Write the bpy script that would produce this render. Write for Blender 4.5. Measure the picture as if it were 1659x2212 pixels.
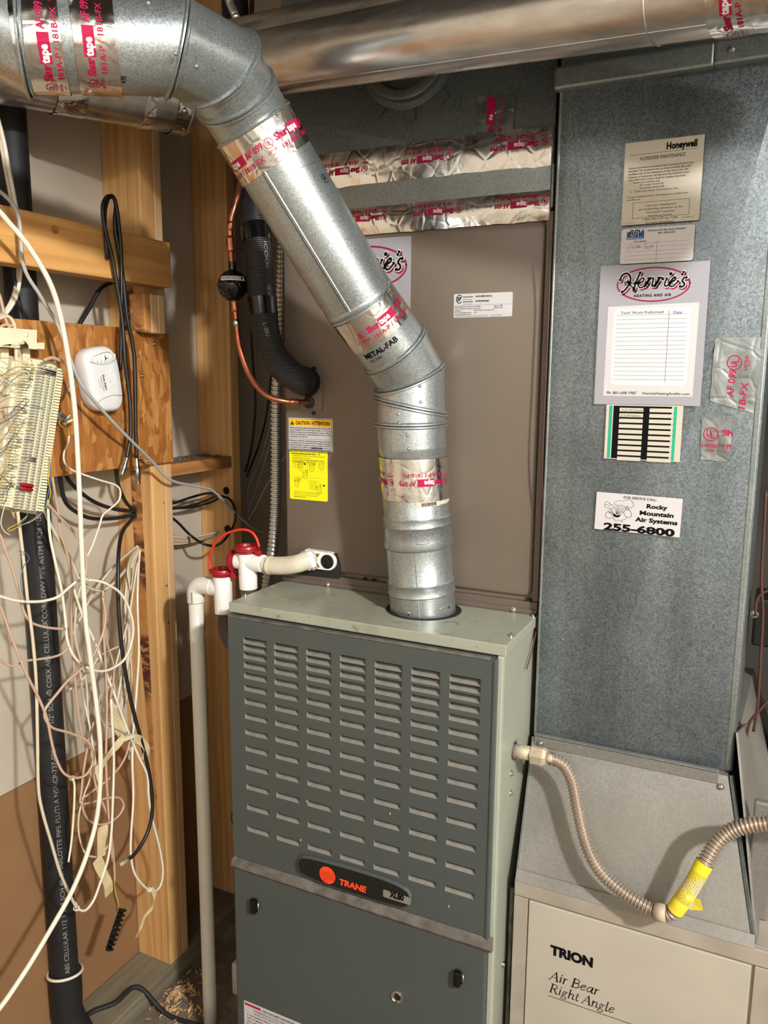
import bpy, bmesh, math, random
from mathutils import Vector as V, Matrix, noise
random.seed(7)
for o in list(bpy.data.objects): bpy.data.objects.remove(o)
C = bpy.context.scene.collection
S = bpy.context.scene

# ---------------------------------------------------------------- camera
YAW, PITCH, ROLL, FOC = -0.454667503, 0.164491709, 0.00780676, 1733.0
CAM = V((0.744909, -0.982643, 1.360345))
_d = V((math.sin(YAW)*math.cos(PITCH), math.cos(YAW)*math.cos(PITCH), -math.sin(PITCH)))
_r0 = V((math.cos(YAW), -math.sin(YAW), 0)); _u0 = _r0.cross(_d)
_r = math.cos(ROLL)*_r0 + math.sin(ROLL)*_u0; _u = -math.sin(ROLL)*_r0 + math.cos(ROLL)*_u0
cam = bpy.data.objects.new('camera', bpy.data.cameras.new('camera')); C.objects.link(cam)
m = Matrix((_r, _u, -_d)).transposed().to_4x4(); m.translation = CAM; cam.matrix_world = m
cam.data.sensor_fit = 'VERTICAL'; cam.data.sensor_height = 36; cam.data.lens = 36*FOC/2212
cam.data.clip_start = .02
S.camera = cam
# ---------------------------------------------------------------- world, light, exposure
w = bpy.data.worlds.new('world'); S.world = w; w.use_nodes = True
w.node_tree.nodes['Background'].inputs[0].default_value = (.9, .95, 1, 1)
w.node_tree.nodes['Background'].inputs[1].default_value = .02
def lamp(name, loc, power, size, col, shape='SPHERE'):
    if shape == 'SPHERE':
        l = bpy.data.lights.new(name, 'POINT'); l.shadow_soft_size = size
    else:
        l = bpy.data.lights.new(name, 'AREA'); l.shape = 'RECTANGLE'; l.size, l.size_y = size
    l.energy = power; l.color = col
    o = bpy.data.objects.new(name, l); o.location = loc; C.objects.link(o); return o
lamp('bulb_light', (2.0, -1.3, 2.2), 76, .06, (1, .995, .965))
lamp('fill_light', (.5, -2.3, 1.95), 3, .08, (1, .985, .955))  # unseen weak fill added behind the camera, no fixture belongs to it
S.view_settings.view_transform = 'Standard'; S.view_settings.look = 'None'
S.view_settings.gamma = 1; S.view_settings.use_curve_mapping = False
S.view_settings.exposure = 1.95

# ---------------------------------------------------------------- picture-to-place helpers
def ray(px, py): return _d + (px-829.5)/FOC*_r - (py-1106)/FOC*_u
def onx(px, py, x): v = ray(px, py); return CAM + v*((x-CAM.x)/v.x)
def ony(px, py, y): v = ray(px, py); return CAM + v*((y-CAM.y)/v.y)
def onz(px, py, z): v = ray(px, py); return CAM + v*((z-CAM.z)/v.z)
def dep(px, py, t): return CAM + ray(px, py)*t
def proj(p):
    v = V(p)-CAM; z = v.dot(_d); return 829.5+FOC*v.dot(_r)/z, 1106-FOC*v.dot(_u)/z

# ---------------------------------------------------------------- materials
def lin(c):
    if isinstance(c, str): c = tuple(int(c[i:i+2], 16)/255 for i in (0, 2, 4))
    return tuple((x/12.92 if x <= .04045 else ((x+.055)/1.055)**2.4) for x in c)+(1,)
class NT:
    def __init__(s, name):
        s.m = bpy.data.materials.new(name); s.m.use_nodes = True; s.t = s.m.node_tree
        s.b = s.t.nodes['Principled BSDF']; s.co = s.t.nodes.new('ShaderNodeTexCoord').outputs['Object']
    def n(s, typ, **kw):
        n = s.t.nodes.new(typ)
        for k, v in kw.items():
            if k in n.inputs.keys(): 
                if hasattr(v, 'is_output'): s.t.links.new(v, n.inputs[k])
                else: n.inputs[k].default_value = v
            else: setattr(n, k, v)
        return n
    def l(s, a, b): s.t.links.new(a, b)
    def map(s, scale, vec=None, rot=(0, 0, 0)):
        n = s.n('ShaderNodeMapping'); n.inputs['Scale'].default_value = scale; n.inputs['Rotation'].default_value = rot
        s.l(vec or s.co, n.inputs['Vector']); return n.outputs[0]
    def noise(s, scale, detail=4, vec=None, rough=.5, dist=0):
        n = s.n('ShaderNodeTexNoise'); n.inputs['Scale'].default_value = scale; n.inputs['Detail'].default_value = detail
        n.inputs['Roughness'].default_value = rough; n.inputs['Distortion'].default_value = dist
        s.l(vec or s.co, n.inputs['Vector']); return n.outputs['Fac']
    def voro(s, scale, vec=None, feature='F1', out='Distance'):
        n = s.n('ShaderNodeTexVoronoi'); n.feature = feature; n.inputs['Scale'].default_value = scale
        s.l(vec or s.co, n.inputs['Vector']); return n.outputs[out]
    def ramp(s, fac, stops):
        n = s.n('ShaderNodeValToRGB'); e = n.color_ramp.elements
        while len(e) < len(stops): e.new(.5)
        for i, (p, c) in enumerate(stops):
            e[i].position = p; e[i].color = c if len(c) == 4 else tuple(c)+(1,)
        s.l(fac, n.inputs[0]); return n.outputs[0]
    def mix(s, fac, a, b, mode='MIX'):
        n = s.n('ShaderNodeMix', data_type='RGBA', blend_type=mode)
        for sock, v in ((n.inputs[0], fac), (n.inputs[6], a), (n.inputs[7], b)):
            if hasattr(v, 'is_output'): s.l(v, sock)
            else: sock.default_value = v
        return n.outputs[2]
    def bump(s, h, strength=.3, dist=.002):
        n = s.n('ShaderNodeBump'); n.inputs['Strength'].default_value = strength; n.inputs['Distance'].default_value = dist
        s.l(h, n.inputs['Height']); s.l(n.outputs[0], s.b.inputs['Normal'])
    def set(s, col=None, rough=None, metal=None, **kw):
        for k, v in (('Base Color', col), ('Roughness', rough), ('Metallic', metal)):
            if v is None: continue
            if hasattr(v, 'is_output'): s.l(v, s.b.inputs[k])
            else: s.b.inputs[k].default_value = v
        for k, v in kw.items(): s.b.inputs[k].default_value = v
        return s
G = lambda v: (v, v, v, 1)
def plain(name, col, rough=.5, metal=0, var=.06, scale=60, bump=0, **kw):
    t = NT(name); c = lin(col)
    a = tuple(x*(1-var) for x in c[:3])+(1,); b = tuple(min(1, x*(1+var)) for x in c[:3])+(1,)
    t.set(t.ramp(t.noise(scale), [(.3, a), (.7, b)]), rough, metal, **kw)
    if bump: t.bump(t.noise(scale*3), bump, .001)
    return t.m
def galv(name, dark, light, rough=.4, metal=.85, sp=130, dirt=None, streak=0, bumpy=.08, spk=.35):
    t = NT(name); c = t.voro(sp, out='Color')
    bw = t.n('ShaderNodeRGBToBW'); t.l(c, bw.inputs[0])
    base = t.ramp(bw.outputs[0], [(.1, lin(dark)), (.9, lin(light))])
    n = t.noise(9, 5); base = t.mix(.22, base, t.ramp(n, [(.3, G(.25)), (.7, G(.95))]), 'OVERLAY')
    sp2 = t.ramp(t.noise(sp*1.5, 2), [(.66, G(0)), (.74, G(1))])
    base = t.mix(t.mix(spk, G(0), sp2), base, lin('e0e4e4'))
    if streak:
        ns = t.noise(14, 5, t.map((1, 1, .12))); base = t.mix(streak, base, t.ramp(ns, [(.35, G(.2)), (.7, G(1))]), 'OVERLAY')
    if dirt:
        base = t.mix(t.ramp(t.noise(5, 6, rough=.65), [(.45, G(0)), (.75, G(.6))]), base, lin(dirt))
    rr = t.ramp(bw.outputs[0], [(0, G(rough-.03)), (1, G(rough+.06))])
    t.set(base, rr, metal); t.bump(t.noise(22, 3), bumpy, .004)
    return t.m
def wood(name, a, b, along='z', dark=None, scale=1.0, rough=.6, knots=True):
    t = NT(name)
    sc = {'z': (38, 38, 1.6), 'y': (38, 1.6, 38), 'x': (1.6, 38, 38)}[along]
    v = t.map(tuple(x*scale for x in sc))
    base = t.ramp(t.noise(1.6, 6, v, .6, .6), [(.25, lin(a)), (.5, lin(b)), (.72, lin(a))])
    wv = t.n('ShaderNodeTexWave', wave_type='BANDS'); wv.bands_direction = {'z': 'X', 'y': 'Z', 'x': 'Z'}[along]
    wv.inputs['Scale'].default_value = 14*scale; wv.inputs['Distortion'].default_value = 9; wv.inputs['Detail'].default_value = 3
    wv.inputs['Detail Scale'].default_value = .7
    t.l(t.map({'z': (1, 1, .09), 'y': (1, .09, 1), 'x': (.09, 1, 1)}[along]), wv.inputs['Vector'])
    base = t.mix(.16, base, t.ramp(wv.outputs[0], [(.0, G(.12)), (.45, G(.6)), (1, G(.7))]), 'OVERLAY')
    if knots:
        k = t.voro(3.2, t.map({'z': (1.4, 1.4, .8), 'y': (1.4, .8, 1.4), 'x': (.8, 1.4, 1.4)}[along]))
        base = t.mix(t.ramp(k, [(.03, G(1)), (.055, G(0))]), base, lin('5a3a20'))
    if dark: base = t.mix(t.ramp(t.noise(6, 4), [(.45, G(0)), (.8, G(.7))]), base, lin(dark))
    t.set(base, rough); t.bump(t.noise(2.5, 4, v), .12, .001)
    return t.m
def foil_mat(name, col='dcdad7', rough=.12):
    t = NT(name)
    n1 = t.noise(20, 3, dist=1.0, rough=.45); n2 = t.voro(34, t.map((1, 1, 1)), 'DISTANCE_TO_EDGE')
    t.set(lin(col), t.ramp(t.noise(40, 3), [(.3, G(rough)), (.7, G(rough+.16))]), 1.0)
    mx = t.n('ShaderNodeMath', operation='ADD'); t.l(n1, mx.inputs[0])
    r2 = t.ramp(n2, [(0, G(0)), (.10, G(.12))]); t.l(r2, mx.inputs[1]); t.bump(mx.outputs[0], .38, .005)
    return t.m
M = {}
M['galv'] = galv('galvanised_steel', '7d8484', '949a99', .42, .8, 520)
M['galv_duct'] = galv('galvanised_duct_steel', '5c6569', '80888d', .37, .75, 480, streak=.3, bumpy=.04)
M['galv_dusty'] = galv('dusty_galvanised_steel', '7d7b76', '8c8a84', .55, .55, 420, dirt='857d70', spk=.1)
M['galv_dark'] = galv('plenum_steel', '596060', '6b7270', .46, .7, 420)
M['vent'] = galv('flue_steel', '8f9798', 'b3babb', .34, .85, 760, bumpy=.08)
def shiny_mat():
    t = NT('bright_duct_steel'); n = t.noise(1.2, 4, t.map((6, 60, 60)))
    t.set(t.ramp(n, [(.3, lin('b2aeaa')), (.7, lin('cfccc8'))]), t.ramp(t.noise(18, 3), [(.3, G(.24)), (.7, G(.34))]), .95); return t.m
M['shiny'] = shiny_mat()
M['foil'] = foil_mat('aluminium_foil_tape'); M['clear'] = foil_mat('clear_foil_tape', '7f8382', .34)
M['tan'] = plain('tan_enamel', '6d6257', .38, .15, .03, 8)
M['tan_dark'] = plain('tan_enamel_flange', '665950', .42, .15, .08, 20)
M['sage'] = plain('sage_grey_enamel', '989b8d', .35, .1, .05, 12)
def lid_mat():
    t = NT('stained_sage_enamel'); b = t.ramp(t.noise(12), [(.3, lin('979a8b')), (.7, lin('9ea192'))])
    b = t.mix(t.ramp(t.noise(11, 7, rough=.7), [(.52, G(0)), (.72, G(.55))]), b, lin('6f5f4c')); b = t.mix(t.ramp(t.noise(60, 4), [(.62, G(0)), (.7, G(.5))]), b, lin('5b4c3d'))
    t.set(b, .32, .1); return t.m
M['lid'] = lid_mat()
M['sage_lip'] = plain('sage_edge_enamel', 'a3a99a', .35, .1, .03, 12)
M['slate'] = plain('slate_grey_enamel', '484e4c', .42, .1, .05, 6)
M['louvre'] = plain('lit_louvre_enamel', '7c7b74', .55, .05, .25, 45)  # paler than the door: light caught by the sloping slats, put into the colour
M['dust'] = plain('grey_dust_on_enamel', '5b5750', .8, 0, .45, 50)
M['beige'] = plain('beige_enamel', 'aca698', .5, .03, .05, 10)
M['beige2'] = plain('stained_beige_enamel', '9c9386', .6, .03, .16, 14)
M['black'] = plain('black_plastic', '151515', .35, 0, .1)
M['blackm'] = plain('black_enamel', '0c0c0d', .12, .1, .1)
M['rubber'] = plain('black_rubber', '1a1a1b', .62, 0, .2, 80)
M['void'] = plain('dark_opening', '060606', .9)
M['pvc'] = plain('white_plastic_pipe', 'dcd9cf', .38, 0, .04, 30)
M['pvcold'] = plain('aged_white_plastic', 'd0c9b6', .45, 0, .1, 40)
M['pvcw'] = plain('bright_white_plastic', 'e9e8e4', .33, 0, .02, 30)
M['red'] = plain('red_plastic', '95141d', .35, 0, .08, 40)
M['redstrap'] = plain('orange_red_plastic', 'd8341c', .4, 0, .08, 40)
M['copper'] = plain('copper_tube', 'a9684a', .3, .9, .35, 60)
M['chrome'] = plain('bright_zinc', 'c9c9c4', .22, 1, .1, 60)
M['bx'] = plain('armoured_conduit_steel', 'd2d2ce', .34, .9, .08, 50)
M['gas'] = plain('coated_flexible_steel', 'a39384', .34, .55, .1, 30)
M['gasfit'] = plain('dusty_brass_fitting', 'b3a68f', .6, .2, .2, 60)
M['cream'] = plain('cream_plastic', 'd9d4b4', .5, 0, .06, 30)
M['wwhite'] = plain('white_cable_jacket', 'e2dac8', .45, 0, .05, 40)
M['wcream'] = plain('cream_cable_jacket', 'cdbfa6', .5, 0, .07, 40)
M['wpink'] = plain('pinkish_beige_cable_jacket', 'bd9f88', .5, 0, .07, 40)
M['wgrey'] = plain('light_grey_cable_jacket', 'a9a9a5', .45, 0, .05, 40)
M['wblack'] = plain('black_cable_jacket', '1d1c1b', .42, 0, .1, 40)
M['wred'] = plain('brown_red_wire', '4c2c22', .5, 0, .1, 40)
M['wyellow'] = plain('yellow_wire', 'c9b03c', .5); M['wblue'] = plain('blue_wire', '4a6c93', .5)
M['alarm'] = plain('alarm_white_plastic', 'dedede', .42, 0, .02, 20)
M['paper'] = plain('white_label_paper', 'bfbcbd', .55, 0, .02, 30)
M['greypaper'] = plain('pale_grey_label', '96959c', .4, 0, .02, 10)
M['oldpaper'] = plain('cream_label_paper', 'bab4a5', .6, 0, .03, 10)
M['tag'] = plain('masking_paper', 'cdbb92', .7, 0, .1, 60)
M['yellow'] = plain('yellow_label', 'f2ea10', .4, 0, .02, 10)
M['caution'] = plain('amber_label_band', 'eebb22', .4, 0, .02)
M['ink'] = plain('black_ink', '0c0b0d', .5, 0, 0, **{'Specular IOR Level': .1}); M['inkgrey'] = plain('grey_ink', '2e2d33', .6, 0, 0, **{'Specular IOR Level': .1})
M['inksoft'] = plain('pale_grey_ink', '4f4e4c', .6, 0, 0, **{'Specular IOR Level': .1})
M['inkred'] = plain('crimson_ink', 'a31c43', .4, 0, 0, **{'Specular IOR Level': .1}); M['inkwhite'] = plain('white_ink', 'cccccc', .5, 0, 0)
M['maroon'] = plain('maroon_ink', '8e1f3d', .4, 0, 0, **{'Specular IOR Level': .1}); M['blue'] = plain('blue_ink', '28588e', .4, 0, 0, **{'Specular IOR Level': .1})
M['green'] = plain('green_ink', '2aa07c', .4, 0, 0, **{'Specular IOR Level': .1}); M['orange'] = plain('orange_ink', 'f0461c', .4, 0, 0)
M['yolive'] = plain('olive_ink', '7d7a12', .5, 0, 0, **{'Specular IOR Level': .1}); M['warnred'] = plain('red_ink', 'b01722', .4, 0, 0, **{'Specular IOR Level': .1})
M['silver'] = plain('silver_plate', '98968c', .4, .5, .03)
M['ptext'] = plain('grey_stencil_ink', '8e8f8d', .6, 0, 0)
M['drywall'] = plain('gypsum_board', 'b8ad9c', .85, 0, .05, 7, .1)
M['drybrown'] = plain('brown_backing_paper', '8c6744', .85, 0, .09, 6, .1)
M['stud'] = wood('pine_stud', 'bd8a50', 'd6a66c', 'z'); M['studlight'] = wood('pale_pine', 'c49c68', 'd4b084', 'z')
M['rail'] = wood('pine_rail', 'b9803f', 'cf9b5b', 'y', scale=.8)
M['block'] = wood('pine_blocking', '96602f', 'ad7844', 'y', dark='6b4526')
M['joist'] = wood('old_joist', '4a3520', '5c4329', 'x', dark='32241a')
M['plate'] = wood('grey_green_treated_timber', '6b6350', '7f7763', 'y', dark='57503f', rough=.8, knots=False)
def bark_mat():
    t = NT('bark_stained_pine'); v = t.map((30, 30, 75))
    base = t.ramp(t.noise(1.2, 5, t.map((30, 30, 2))), [(.3, lin('b87a42')), (.7, lin('c98f55'))])
    msk = t.n('ShaderNodeMath', operation='MULTIPLY'); t.l(t.ramp(t.noise(1, 5, v, .7), [(.40, G(0)), (.50, G(1))]), msk.inputs[0])
    t.l(t.ramp(t.noise(9, 2), [(.40, G(.15)), (.5, G(1))]), msk.inputs[1])
    t.set(t.mix(msk.outputs[0], base, lin('4f2413')), .7); return t.m
M['bark'] = bark_mat()
def osb_mat():
    t = NT('oriented_strand_board'); cols = None
    base = lin('a4672f'); out = None
    for i, (rot, sc) in enumerate((((.5, 0, 0), (30, 90, 22)), ((-.7, 0, 0), (30, 85, 24)), ((1.5, 0, 0), (30, 95, 22)))):
        c = t.voro(1.0, t.map(sc, rot=rot), out='Color'); bw = t.n('ShaderNodeRGBToBW'); t.l(c, bw.inputs[0])
        cc = t.ramp(bw.outputs[0], [(.15, lin('75431c')), (.45, lin('a4692f')), (.62, lin('b57a3c')), (.85, lin('d3a364'))])
        out = cc if out is None else t.mix(t.ramp(t.noise(14+5*i, 2), [(.48, G(0)), (.52, G(1))]), out, cc)
    fin = t.noise(1.5, 4, t.map((40, 140, 20), rot=(.6, 0, 0)))
    out = t.mix(.3, out, t.ramp(fin, [(.3, G(.2)), (.7, G(.85))]), 'OVERLAY')
    t.set(t.mix(.5, out, lin('99612e')), .5); t.bump(fin, .15, .001); return t.m
M['osb'] = osb_mat()
def floor_mat():
    t = NT('dirty_concrete'); n = t.noise(7, 8, rough=.7)
    t.set(t.ramp(n, [(.3, lin('4d443b')), (.5, lin('74675b')), (.68, lin('9c8e7e'))]), .85); t.bump(t.noise(40, 5), .5, .004); return t.m
M['floor'] = floor_mat()
M['ceil'] = plain('dark_ceiling_board', '4d4338', .9, 0, .15, 4); M['backwall'] = plain('dark_concrete_wall', '514c47', .9, 0, .2, 5); M['roomwall'] = plain('painted_block_wall', 'cdc7bc', .85, 0, .06, 3)
def sleeve_mat():
    t = NT('black_foam_sleeve'); ck = t.n('ShaderNodeTexWave', wave_type='BANDS'); ck.bands_direction = 'Z'
    ck.inputs['Scale'].default_value = 95; ck.inputs['Distortion'].default_value = .5; t.l(t.co, ck.inputs['Vector'])
    t.set(lin('161617'), .5); t.bump(ck.outputs[0], .45, .0015); return t.m
M['sleeve'] = sleeve_mat()
def trap_mat():
    t = NT('smoky_clear_plastic'); t.set(lin('7d6c64'), .12, 0); t.b.inputs['Transmission Weight'].default_value = .6; t.b.inputs['IOR'].default_value = 1.3; return t.m
M['trap'] = trap_mat()

# ---------------------------------------------------------------- object helpers
def link(name, me, mats, parent=None):
    o = bpy.data.objects.new(name, me); C.objects.link(o)
    for mm in (mats if isinstance(mats, (list, tuple)) else [mats]): me.materials.append(M[mm])
    if parent: o.parent = parent
    return o
def fix(bm): bmesh.ops.recalc_face_normals(bm, faces=bm.faces)
def obj(name, bm, mat, parent=None, smooth=False, bevel=0, recalc=True):
    if recalc: fix(bm)
    me = bpy.data.meshes.new(name); bm.to_mesh(me); bm.free()
    if smooth: 
        me.polygons.foreach_set('use_smooth', [True]*len(me.polygons))
    o = link(name, me, mat, parent)
    if smooth == 'auto': 
        me.set_sharp_from_angle(angle=math.radians(38))
    if bevel:
        b = o.modifiers.new('bevel', 'BEVEL'); b.width = bevel; b.segments = 2; b.limit_method = 'ANGLE'
    return o
def tag(o, label=None, cat=None, group=None, kind=None):
    if label: o['label'] = label
    if cat: o['category'] = cat
    if group: o['group'] = group
    if kind: o['kind'] = kind
    return o
def thing(name, label, cat, group=None, loc=(0, 0, 0)):
    o = bpy.data.objects.new(name, None); C.objects.link(o); o.empty_display_size = .02; return tag(o, label, cat, group)
def B(): return bmesh.new()
def box(bm, x0, x1, y0, y1, z0, z1):
    vs = [bm.verts.new(p) for p in ((x0, y0, z0), (x1, y0, z0), (x1, y1, z0), (x0, y1, z0), (x0, y0, z1), (x1, y0, z1), (x1, y1, z1), (x0, y1, z1))]
    for f in ((0, 3, 2, 1), (4, 5, 6, 7), (0, 1, 5, 4), (1, 2, 6, 5), (2, 3, 7, 6), (3, 0, 4, 7)): bm.faces.new([vs[i] for i in f])
    return bm
def hexa(bm, a, b):  # a,b: two quads (lists of 4 points) joined into a slab
    va = [bm.verts.new(p) for p in a]; vb = [bm.verts.new(p) for p in b]; n = len(va)
    bm.faces.new(va); bm.faces.new(vb[::-1])
    for i in range(n): bm.faces.new((va[i], va[(i+1) % n], vb[(i+1) % n], vb[i]))
    return bm
def slab(bm, pts, off): return hexa(bm, [V(p) for p in pts], [V(p)+V(off) for p in pts])
def catmull(P, n=6):
    P = [V(p) for p in P]
    if len(P) < 3: 
        return [P[0].lerp(P[-1], i/n) for i in range(n+1)]
    Q = [P[0]*2-P[1]]+P+[P[-1]*2-P[-2]]; out = []
    for i in range(1, len(Q)-2):
        for k in range(n):
            t = k/n; a, b, c, d = Q[i-1:i+3]
            out.append(.5*((2*b)+(c-a)*t+(2*a-5*b+4*c-d)*t*t+(3*b-a-3*c+d)*t**3))
    out.append(P[-1]); return out
def frames(P):
    T = [(P[min(i+1, len(P)-1)]-P[max(i-1, 0)]).normalized() for i in range(len(P))]
    x = T[0].orthogonal().normalized(); F = []
    for t in T:
        x = (x-t*x.dot(t)).normalized(); F.append((t, x, t.cross(x)))
    return F
def tube(bm, P, r, seg=10, caps=True):
    F = frames(P); rings = []
    for i, (p, (t, x, y)) in enumerate(zip(P, F)):
        rr = r[i] if isinstance(r, (list, tuple)) else r
        rings.append([bm.verts.new(p+x*rr*math.cos(2*math.pi*k/seg)+y*rr*math.sin(2*math.pi*k/seg)) for k in range(seg)])
    for a, b in zip(rings, rings[1:]):
        for k in range(seg): bm.faces.new((a[k], a[(k+1) % seg], b[(k+1) % seg], b[k]))
    if caps: bm.faces.new(rings[0][::-1]); bm.faces.new(rings[-1])
    return bm
def lathe(bm, c, axis, prof, seg=24, caps=True):   # prof: (distance along axis, radius)
    a = V(axis).normalized(); x = a.orthogonal().normalized(); y = a.cross(x); c = V(c); rings = []
    for t, r in prof:
        rings.append([bm.verts.new(c+a*t+(x*math.cos(2*math.pi*k/seg)+y*math.sin(2*math.pi*k/seg))*max(r, 1e-5)) for k in range(seg)])
    for p, q in zip(rings, rings[1:]):
        for k in range(seg): bm.faces.new((p[k], p[(k+1) % seg], q[(k+1) % seg], q[k]))
    if caps: bm.faces.new(rings[0][::-1]); bm.faces.new(rings[-1])
    return bm
def resample(P, step):
    out = [P[0]]; need = step
    for a, b in zip(P, P[1:]):
        L = (b-a).length; pos = 0
        while L-pos >= need:
            pos += need; out.append(a.lerp(b, pos/L)); need = step
        need -= L-pos
    return out
def corrugated(bm, P, r, amp, pitch, seg=14, sub=6, sharp=False):
    Q = resample(catmull(P, 24), pitch/sub); rr = []
    for i in range(len(Q)):
        s = math.cos(2*math.pi*i/sub)
        rr.append(r+amp*(s if not sharp else (1-2*abs(((i/sub) % 1)-.0)**.7)))
    return tube(bm, Q, rr, seg)
def screw(parent, p, n, r=.0035, mat='chrome', name='screw'):
    n = V(n).normalized()
    bm = B(); lathe(bm, V(p)-n*.001, n, [(0, r*1.35), (.0012, r*1.35), (.0014, r*.85), (.004, r*.8), (.0048, r*.5)], 12)
    return obj(name, bm, mat, parent, 'auto')

# ---------------------------------------------------------------- print (lettering) helpers
_tc = {}
def glyphs(s, bold=0, shear=0, sp=1.0, res=3):
    key = (s, bold, shear, sp, res)
    if key in _tc: return _tc[key]
    cu = bpy.data.curves.new('t', 'FONT'); cu.body = s; cu.size = 1; cu.offset = bold; cu.shear = shear; cu.resolution_u = res
    cu.space_character = sp
    o = bpy.data.objects.new('t', cu); C.objects.link(o)
    dg = bpy.context.evaluated_depsgraph_get(); me = bpy.data.meshes.new_from_object(o.evaluated_get(dg))
    vs = [(v.co.x, v.co.y) for v in me.vertices]; fs = [tuple(p.vertices) for p in me.polygons]
    bpy.data.objects.remove(o); bpy.data.meshes.remove(me); bpy.data.curves.remove(cu)
    _tc[key] = (vs, fs); return vs, fs
class Print:
    """collects flat marks in local (u,v) metres; a mapping turns them into points"""
    def __init__(s): s.v = []; s.f = []; s.mi = []; s.mats = []
    def add(s, vs, fs, mat, lay):
        if mat not in s.mats: s.mats.append(mat)
        i = s.mats.index(mat); o = len(s.v); s.v += [(x, y, lay) for x, y in vs]
        s.f += [tuple(o+k for k in f) for f in fs]; s.mi += [i]*len(fs); return s
    def text(s, t, x, y, w, h, mat='ink', bold=0, shear=0, align='l', rot=0, lay=1, res=3, sp=1.0):
        vs, fs = glyphs(t, bold, shear, sp, res)
        if not vs: return s
        x0 = min(a for a, b in vs); x1 = max(a for a, b in vs); sy = h/.7
        sx = w/(x1-x0) if w else sy
        W = (x1-x0)*sx; ox = {'l': 0, 'c': -W/2, 'r': -W}[align]
        c, sn = math.cos(rot), math.sin(rot); out = []
        for a, b in vs:
            p, q = (a-x0)*sx+ox, b*sy; out.append((x+p*c-q*sn, y+p*sn+q*c))
        return s.add(out, fs, mat, lay)
    def rect(s, x0, y0, x1, y1, mat='ink', lay=1): return s.add([(x0, y0), (x1, y0), (x1, y1), (x0, y1)], [(0, 1, 2, 3)], mat, lay)
    def rrect(s, x0, y0, x1, y1, r, mat, lay=1): return s.add(rr_pts(x0, y0, x1, y1, r), [tuple(range(24))], mat, lay)
    def frame(s, x0, y0, x1, y1, t, mat='ink', lay=1):
        for a in ((x0, y0, x1, y0+t), (x0, y1-t, x1, y1), (x0, y0, x0+t, y1), (x1-t, y0, x1, y1)): s.rect(*a, mat, lay)
        return s
    def ring(s, cx, cy, rx, ry, t, mat, lay=1, n=40, rot=0):
        vs = []; c, sn = math.cos(rot), math.sin(rot)
        for k in range(n):
            a = 2*math.pi*k/n
            for q in (0, t): p = ((rx-q)*math.cos(a), (ry-q)*math.sin(a)); vs.append((cx+p[0]*c-p[1]*sn, cy+p[0]*sn+p[1]*c))
        return s.add(vs, [(2*k, 2*((k+1) % n), 2*((k+1) % n)+1, 2*k+1) for k in range(n)], mat, lay)
    def disc(s, cx, cy, rx, ry, mat, lay=1, n=16):
        return s.add([(cx+rx*math.cos(2*math.pi*k/n), cy+ry*math.sin(2*math.pi*k/n)) for k in range(n)], [tuple(range(n))], mat, lay)
    def stroke(s, P, wd, mat='ink', lay=1, n=5, smooth=True):
        Q = catmull([V((x, y, 0)) for x, y in P], n) if smooth and len(P) > 2 else [V((x, y, 0)) for x, y in P]
        L = []; R = []
        for i, q in enumerate(Q):
            t = (Q[min(i+1, len(Q)-1)]-Q[max(i-1, 0)]).normalized(); nn = V((-t.y, t.x, 0))*wd/2
            L.append((q.x+nn.x, q.y+nn.y)); R.append((q.x-nn.x, q.y-nn.y))
        k = len(Q); s.add(L+R, [(i, i+1, k+i+1, k+i) for i in range(k-1)], mat, lay)
        for q in (Q[0], Q[-1]): s.disc(q.x, q.y, wd/2, wd/2, mat, lay, 10)
        return s
    def build(s, name, fn, parent):
        me = bpy.data.meshes.new(name); me.from_pydata([tuple(fn(*p)) for p in s.v], [], s.f)
        o = link(name, me, s.mats, parent); me.polygons.foreach_set('material_index', s.mi); return o
def rr_pts(x0, y0, x1, y1, r):
    out = []
    for cx, cy, a in ((x1-r, y0+r, -90), (x1-r, y1-r, 0), (x0+r, y1-r, 90), (x0+r, y0+r, 180)):
        for k in range(6): t = math.radians(a+90*k/5); out.append((cx+r*math.cos(t), cy+r*math.sin(t)))
    return out
def plane_map(O, U, W, N, lift=.0006, step=.00012):
    O, U, W, N = V(O), V(U), V(W), V(N)
    return lambda u, v, l: O+U*u+W*v+N*(lift+step*l)
def sticker(parent, O, U, W, N, w, h, mat, pr, label=None, r=.0, name='label_sticker', thick=.0004):
    O, U, W, N = V(O), V(U), V(W), V(N)
    pts = rr_pts(0, 0, w, h, r) if r else [(0, 0), (w, 0), (w, h), (0, h)]
    bm = B(); P = [O+U*a+W*b for a, b in pts]; hexa(bm, [p+N*thick for p in P], P)
    o = obj(name, bm, mat, parent)
    if label: o['label'] = label
    if pr and pr.v: pr.build('printing', plane_map(O, U, W, N, thick+.00012), o)
    return o
X, Y, Z = V((1, 0, 0)), V((0, 1, 0)), V((0, 0, 1))
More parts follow.
